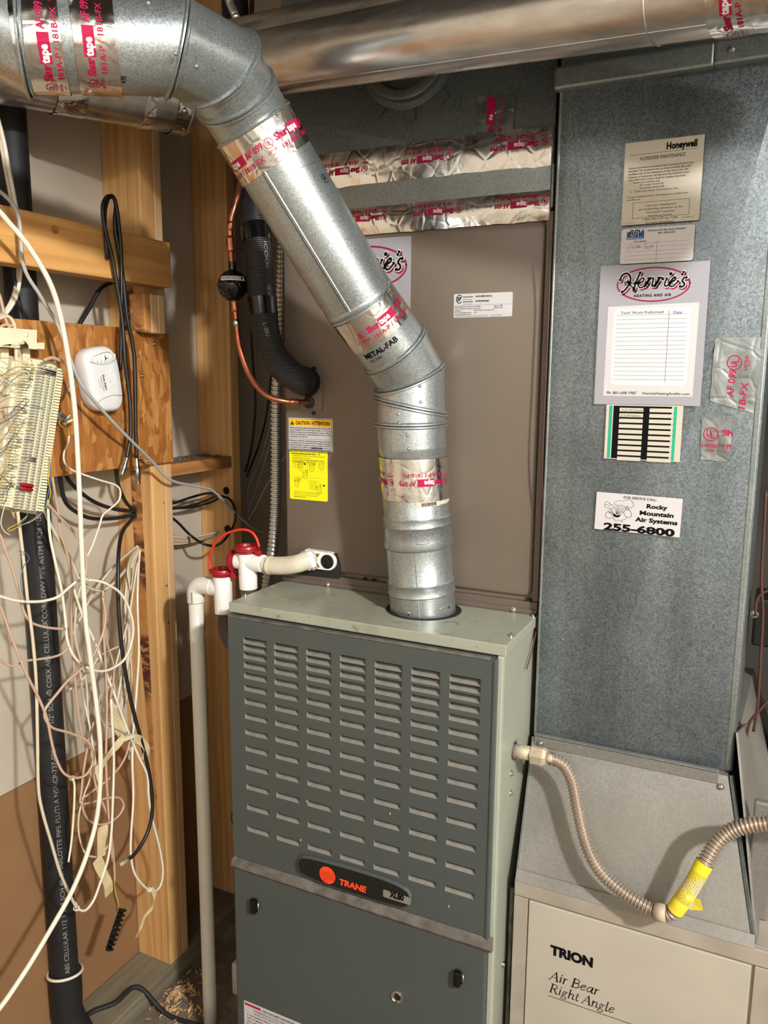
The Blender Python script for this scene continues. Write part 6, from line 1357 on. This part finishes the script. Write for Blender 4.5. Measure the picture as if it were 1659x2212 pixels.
bm = B(); tube(bm, catmull(pts3([(128, 908), (130, 918), (140, 927), (149, 940)], -.27), 5), .0007, 5); tube(bm, catmull(pts3([(138, 912), (142, 922), (148, 930), (149, 941)], -.27), 5), .0007, 5); obj('bare_wires', bm, 'wyellow', sp_, True)
# ties, tags, ribbed strip
cable('cream plastic zip tie tail hanging from the lower small loop', [(157, 1682), (161, 1700), (159, 1760), (154, 1820), (148, 1862)], -.243, 3.6, 'cream', 'zip_tie')
def ribbon(name, label, cl, wpx, x, mat='tag', th=.0006, parent=None):
    P = pts3(cl, x); bm = B(); P = catmull(P, 5); vs = []
    for i, p in enumerate(P):
        t = (P[min(i+1, len(P)-1)]-P[max(i-1, 0)]).normalized(); sd = t.cross(X).normalized()*(wpx*.00039); vs.append((p-sd+X*.002*math.sin(i*.7), p+sd-X*.002*math.sin(i*.5)))
    for (a, b_), (c_, d_) in zip(vs, vs[1:]): bm.faces.new([bm.verts.new(q) for q in (a, b_, d_, c_)])
    bmesh.ops.remove_doubles(bm, verts=bm.verts, dist=1e-6); o = obj(name, bm, mat, None, False, recalc=True); md = o.modifiers.new('thickness', 'SOLIDIFY'); md.thickness = th
    return tag(o, label, 'tag')
ribbon('paper_tag', 'folded paper tag slanting from the clip down to the left', [(268, 1590), (245, 1620), (220, 1650), (196, 1674)], 17, -.258)
ribbon('paper_tag', 'wide paper tag above the clip, leaning right', [(232, 1522), (246, 1550), (262, 1582), (270, 1592)], 30, -.275)
ribbon('paper_tag', 'upper half of the long handwritten tag below the oval coil', [(222, 1783), (221, 1815), (217, 1850)], 27, -.262)
ribbon('paper_tag', 'lower half of the long tag hanging askew', [(208, 1855), (220, 1880), (230, 1905), (237, 1932)], 24, -.258)
ribbon('paper_tag', 'narrow twisted tag under the loop on the stud', [(327, 1918), (335, 1937), (328, 1958), (316, 1978), (304, 2000), (295, 2025)], 9, -.260)
ribbon('paper_tag', 'curled paper tag on the stud right of the clip', [(289, 1594), (305, 1600), (315, 1617), (313, 1640)], 20, -.268)
for cl in ([(219, 1795), (218, 1830)], [(226, 1800), (225, 1825)], [(230, 1797), (229, 1830)]): pass
bm = B(); a, b_ = onx(264, 1600, -.255), onx(292, 1590, -.255); sd = V((0, 0, .0035)); hexa(bm, [a-sd, b_-sd, b_+sd, a+sd], [a-sd-X*.010, b_-sd-X*.010, b_+sd-X*.010, a+sd-X*.010]); tag(obj('plastic_clip', bm, 'cream', None, bevel=.001), 'cream plastic clip holding wires and tags at the stud', 'clip')
for (px, py), lb in (((165, 1962), 'white zip tie knot at the bottom of the left loop'), ((323, 1922), 'clear zip tie knot at the bottom of the loop on the stud'), ((156, 1681), 'cream zip tie head on the lower small loop')):
    c_ = onx(px, py, -.256); bm = B(); box(bm, c_.x-.004, c_.x+.004, c_.y-.004, c_.y+.004, c_.z-.003, c_.z+.003); tag(obj('zip_tie', bm, 'pvcw', None, bevel=.001), lb, 'zip tie')
rs_ = thing('terminal_strip', 'black ribbed plastic strip hanging from a thin wire by the first stud', 'strip')
xa_ = -.262; a, b_ = onx(262, 1966, xa_), onx(234, 2050, xa_); dd = (b_-a); n_ = 9
bm = B(); tube(bm, [a, b_], .0052, 8); obj('spine', bm, 'blackm', rs_, True)
sd = dd.normalized().cross(X).normalized()
for i in range(n_):
    c_ = a+dd*(i/(n_-1)); t_ = dd.normalized(); tl3 = (t_*.9+sd*.25).normalized()
    bm = B(); hexa(bm, [c_+sd*.010-t_*.0045, c_-sd*.010-t_*.0030, c_-sd*.009+t_*.0020, c_+sd*.006+t_*.0030], [c_+X*.007+sd*.0075-t_*.003, c_+X*.007-sd*.007-t_*.002, c_+X*.007-sd*.006+t_*.001, c_+X*.007+sd*.004+t_*.002]); obj('rib', bm, 'black', rs_, bevel=.0004)
cable('pair of thin wires from the pink cable to the ribbed strip', [(247, 1904), (249, 1925), (255, 1948), (256, 1968)], -.265, 1.6, 'wyellow', 'wire', seg=6)
cable('thin dark wire beside the yellow one above the ribbed strip', [(247, 1904), (246, 1930), (252, 1955), (252, 1968)], -.267, 1.4, 'wblack', 'wire', seg=6)
# cables seen in the dark bay beyond the second stud
for i, P_ in enumerate(([(535, 1125), (555, 1090), (575, 1050), (605, 1005), (640, 940)], [(536, 1110), (545, 1080), (560, 1040), (570, 1005), (585, 960), (600, 900)], [(536, 1092), (552, 1060), (563, 1025), (575, 985), (590, 930)], [(535, 1075), (537, 1050), (548, 1020), (570, 985), (600, 930)], [(545, 1133), (570, 1130), (590, 1124), (640, 1105)], [(550, 1130), (575, 1105), (600, 1070), (640, 1020)], [(534, 1100), (535, 1060), (542, 1040), (556, 1010), (572, 965), (588, 900)], [(533, 1030), (545, 1000), (560, 960), (575, 900), (585, 820), (600, 700)], [(530, 1020), (541, 980), (548, 930), (552, 860), (545, 760), (540, 640), (545, 500)])):
    cable(('brightest white cable slanting up in the dark bay behind the conduit', 'grey cable slanting steeply in the dark bay', 'middle grey cable in the dark bay', 'curved grey cable nearest the second stud in the dark bay', 'nearly level pale cable low in the dark bay', 'thin pale cable low in the dark bay', 'outermost grey cable in the dark bay', 'dim black cable high in the dark bay', 'dim black cable beside the second stud in the dark bay')[i], P_, -.36, (5.4, 4.6, 4.8, 4.2, 4, 3.6, 3.8, 5, 5)[i], ('wcream', 'wgrey', 'wgrey', 'wgrey', 'wpink', 'wpink', 'wgrey', 'wblack', 'wblack')[i])
cable('thin black wire looping out beside the furnace front edge', [(510, 1735, -.02), (503, 1750, -.03), (500, 1768, -.03), (506, 1785, -.02), (515, 1795, -.01)], -.03, 2.6, 'wblack', 'wire')

# ---------------------------------------------------------------- floor clutter
fc = [onz(px, py, ZF+.006) for px, py in ((160, 2225), (200, 2190), (250, 2170), (300, 2172), (360, 2190), (430, 2215), (470, 2240), (520, 2220), (580, 2180))]
fc = [V((p.x, p.y, ZF+.005+(.043 if p.x < XS+.02 else 0))) for i, p in enumerate([onz(a, b, ZP+.006) if a < 290 else onz(a, b, ZF+.006) for a, b in ((160, 2225), (200, 2190), (250, 2170), (300, 2172), (360, 2190), (430, 2215), (470, 2240), (520, 2220), (580, 2180))])]
tag(obj('power_cord', tube(B(), catmull(fc, 6), .0045, 10), 'rubber', None, True), 'dark power cord lying across the dirty floor', 'cord')
random.seed(14); bm = B()
for i in range(330):
    px, py = random.gauss(368, 34), random.gauss(2140, 34); p = onz(px, py, ZF); l = random.uniform(.002, .010); a = random.uniform(0, 6.28); d = V((math.cos(a), math.sin(a), random.uniform(0, .5)))*l; e = V((-math.sin(a), math.cos(a), random.uniform(-.3, .6)))*l*.35
    if p.x < XS+.012: continue
    zz = V((0, 0, random.uniform(.0006, .006))); bm.faces.new([bm.verts.new(p+zz+q) for q in (d, e, -d, -e)])
tag(obj('wood_shavings', bm, 'studlight', None, recalc=False), 'heap of wood shavings on the floor beside the sole plate', 'shavings', kind='stuff')
bm = B(); random.seed(9)
for i in range(500):
    p = V((random.uniform(XS+.012, -.015), random.uniform(-.35, .75), ZF)); s_ = random.uniform(.001, .004); q = [p+V((random.uniform(-s_, s_), random.uniform(-s_, s_), 0)) for k in range(3)]+[p+Z*s_]
    vs = [bm.verts.new(v_) for v_ in q]; bm.faces.new(vs[:3]); bm.faces.new((vs[0], vs[1], vs[3])); bm.faces.new((vs[1], vs[2], vs[3])); bm.faces.new((vs[2], vs[0], vs[3]))
tag(obj('floor_debris', bm, 'dust', None, recalc=False), 'grit and crumbs scattered on the floor left of the furnace', 'debris', kind='stuff')
for px, py, dx, dy, lb in ((395, 2152, .018, -.006, 'pale wood splinter on the floor right of the shavings'), (380, 2172, -.003, -.014, 'small pale splinter on the floor below the shavings')):
    p = onz(px, py, ZF); bm = B(); q = V((dx, dy, 0)); nn_ = V((-dy, dx, 0))*.12; hexa(bm, [p-q, p+nn_, p+q, p-nn_], [p-q+Z*.002, p+nn_+Z*.003, p+q+Z*.002, p-nn_+Z*.003]); tag(obj('wood_splinter', bm, 'studlight', None), lb, 'splinter')
p0 = onz(501, 2147, ZF); bm = B(); box(bm, p0.x, -.004, p0.y, p0.y+.09, ZF+.0005, ony(503, 2082, p0.y).z); tag(obj('white_box', bm, 'pvc', None, bevel=.003), 'small white plastic box against the furnace side near the floor', 'box')

# ---------------------------------------------------------------- behind the return duct, far right
for lb, P_, mt in (('brown thermostat wire hanging at the far right edge', [(1655, 1060), (1650, 1150), (1645, 1250), (1648, 1330), (1643, 1420), (1637, 1520), (1628, 1580)], 'wred'), ('second brown wire curving at the far right edge', [(1662, 1275), (1645, 1283), (1634, 1300), (1632, 1330)], 'wred'), ('brown wire entering the duct side at lower right', [(1662, 1510), (1640, 1535), (1620, 1560), (1612, 1590), (1602, 1605)], 'wred')):
    P3 = [ony(px, py, .30) for px, py in P_]; tag(obj('wire', tube(B(), catmull(P3, 6), .0022, 8), mt, None, True), lb, 'wire')
bm = B(); a = ony(1622, 1395, .36); b_ = ony(1700, 1300, .36); box(bm, a.x, b_.x, .36, .44, a.z, b_.z); hb = tag(obj('black_box', bm, 'black', None, bevel=.004), 'black control box fixed beside the return duct at the far right', 'box')
screw(hb, ony(1630, 1327, .355), -Y, .0045)
bm = B(); a = ony(1628, 1690, .5); box(bm, a.x+.02, a.x+.5, .5, .55, ZF+.001, ony(1640, 1400, .5).z); tag(obj('grey_duct', bm, 'galv_dusty', None), 'dusty grey duct side in the background at the right edge', 'duct')
bm = B(); fa, fb = ony(1630, 1730, .10), ony(1653, 2050, .10); box(bm, fa.x, fb.x, .10, .112, .6572, fa.z); tag(obj('sealed_flange', bm, 'galv_dusty', None, bevel=.003), 'rusty sealed metal flange standing on the beige box at right edge', 'flange')

# ---------------------------------------------------------------- put every Empty at the base of its thing
bpy.context.view_layer.update()
def desc(o):
    out = []
    for c in o.children: out.append(c); out += desc(c)
    return out
for o in [o for o in C.objects if o.type == 'EMPTY' and o.parent is None]:
    ps = [c.matrix_world @ V(b) for c in desc(o) if c.type == 'MESH' for b in c.bound_box]
    if not ps: continue
    lo_ = [min(p[i] for p in ps) for i in range(3)]; hi_ = [max(p[i] for p in ps) for i in range(3)]
    base = V(((lo_[0]+hi_[0])/2, (lo_[1]+hi_[1])/2, lo_[2])); o.location = base
    for c in o.children: c.location = c.location-base
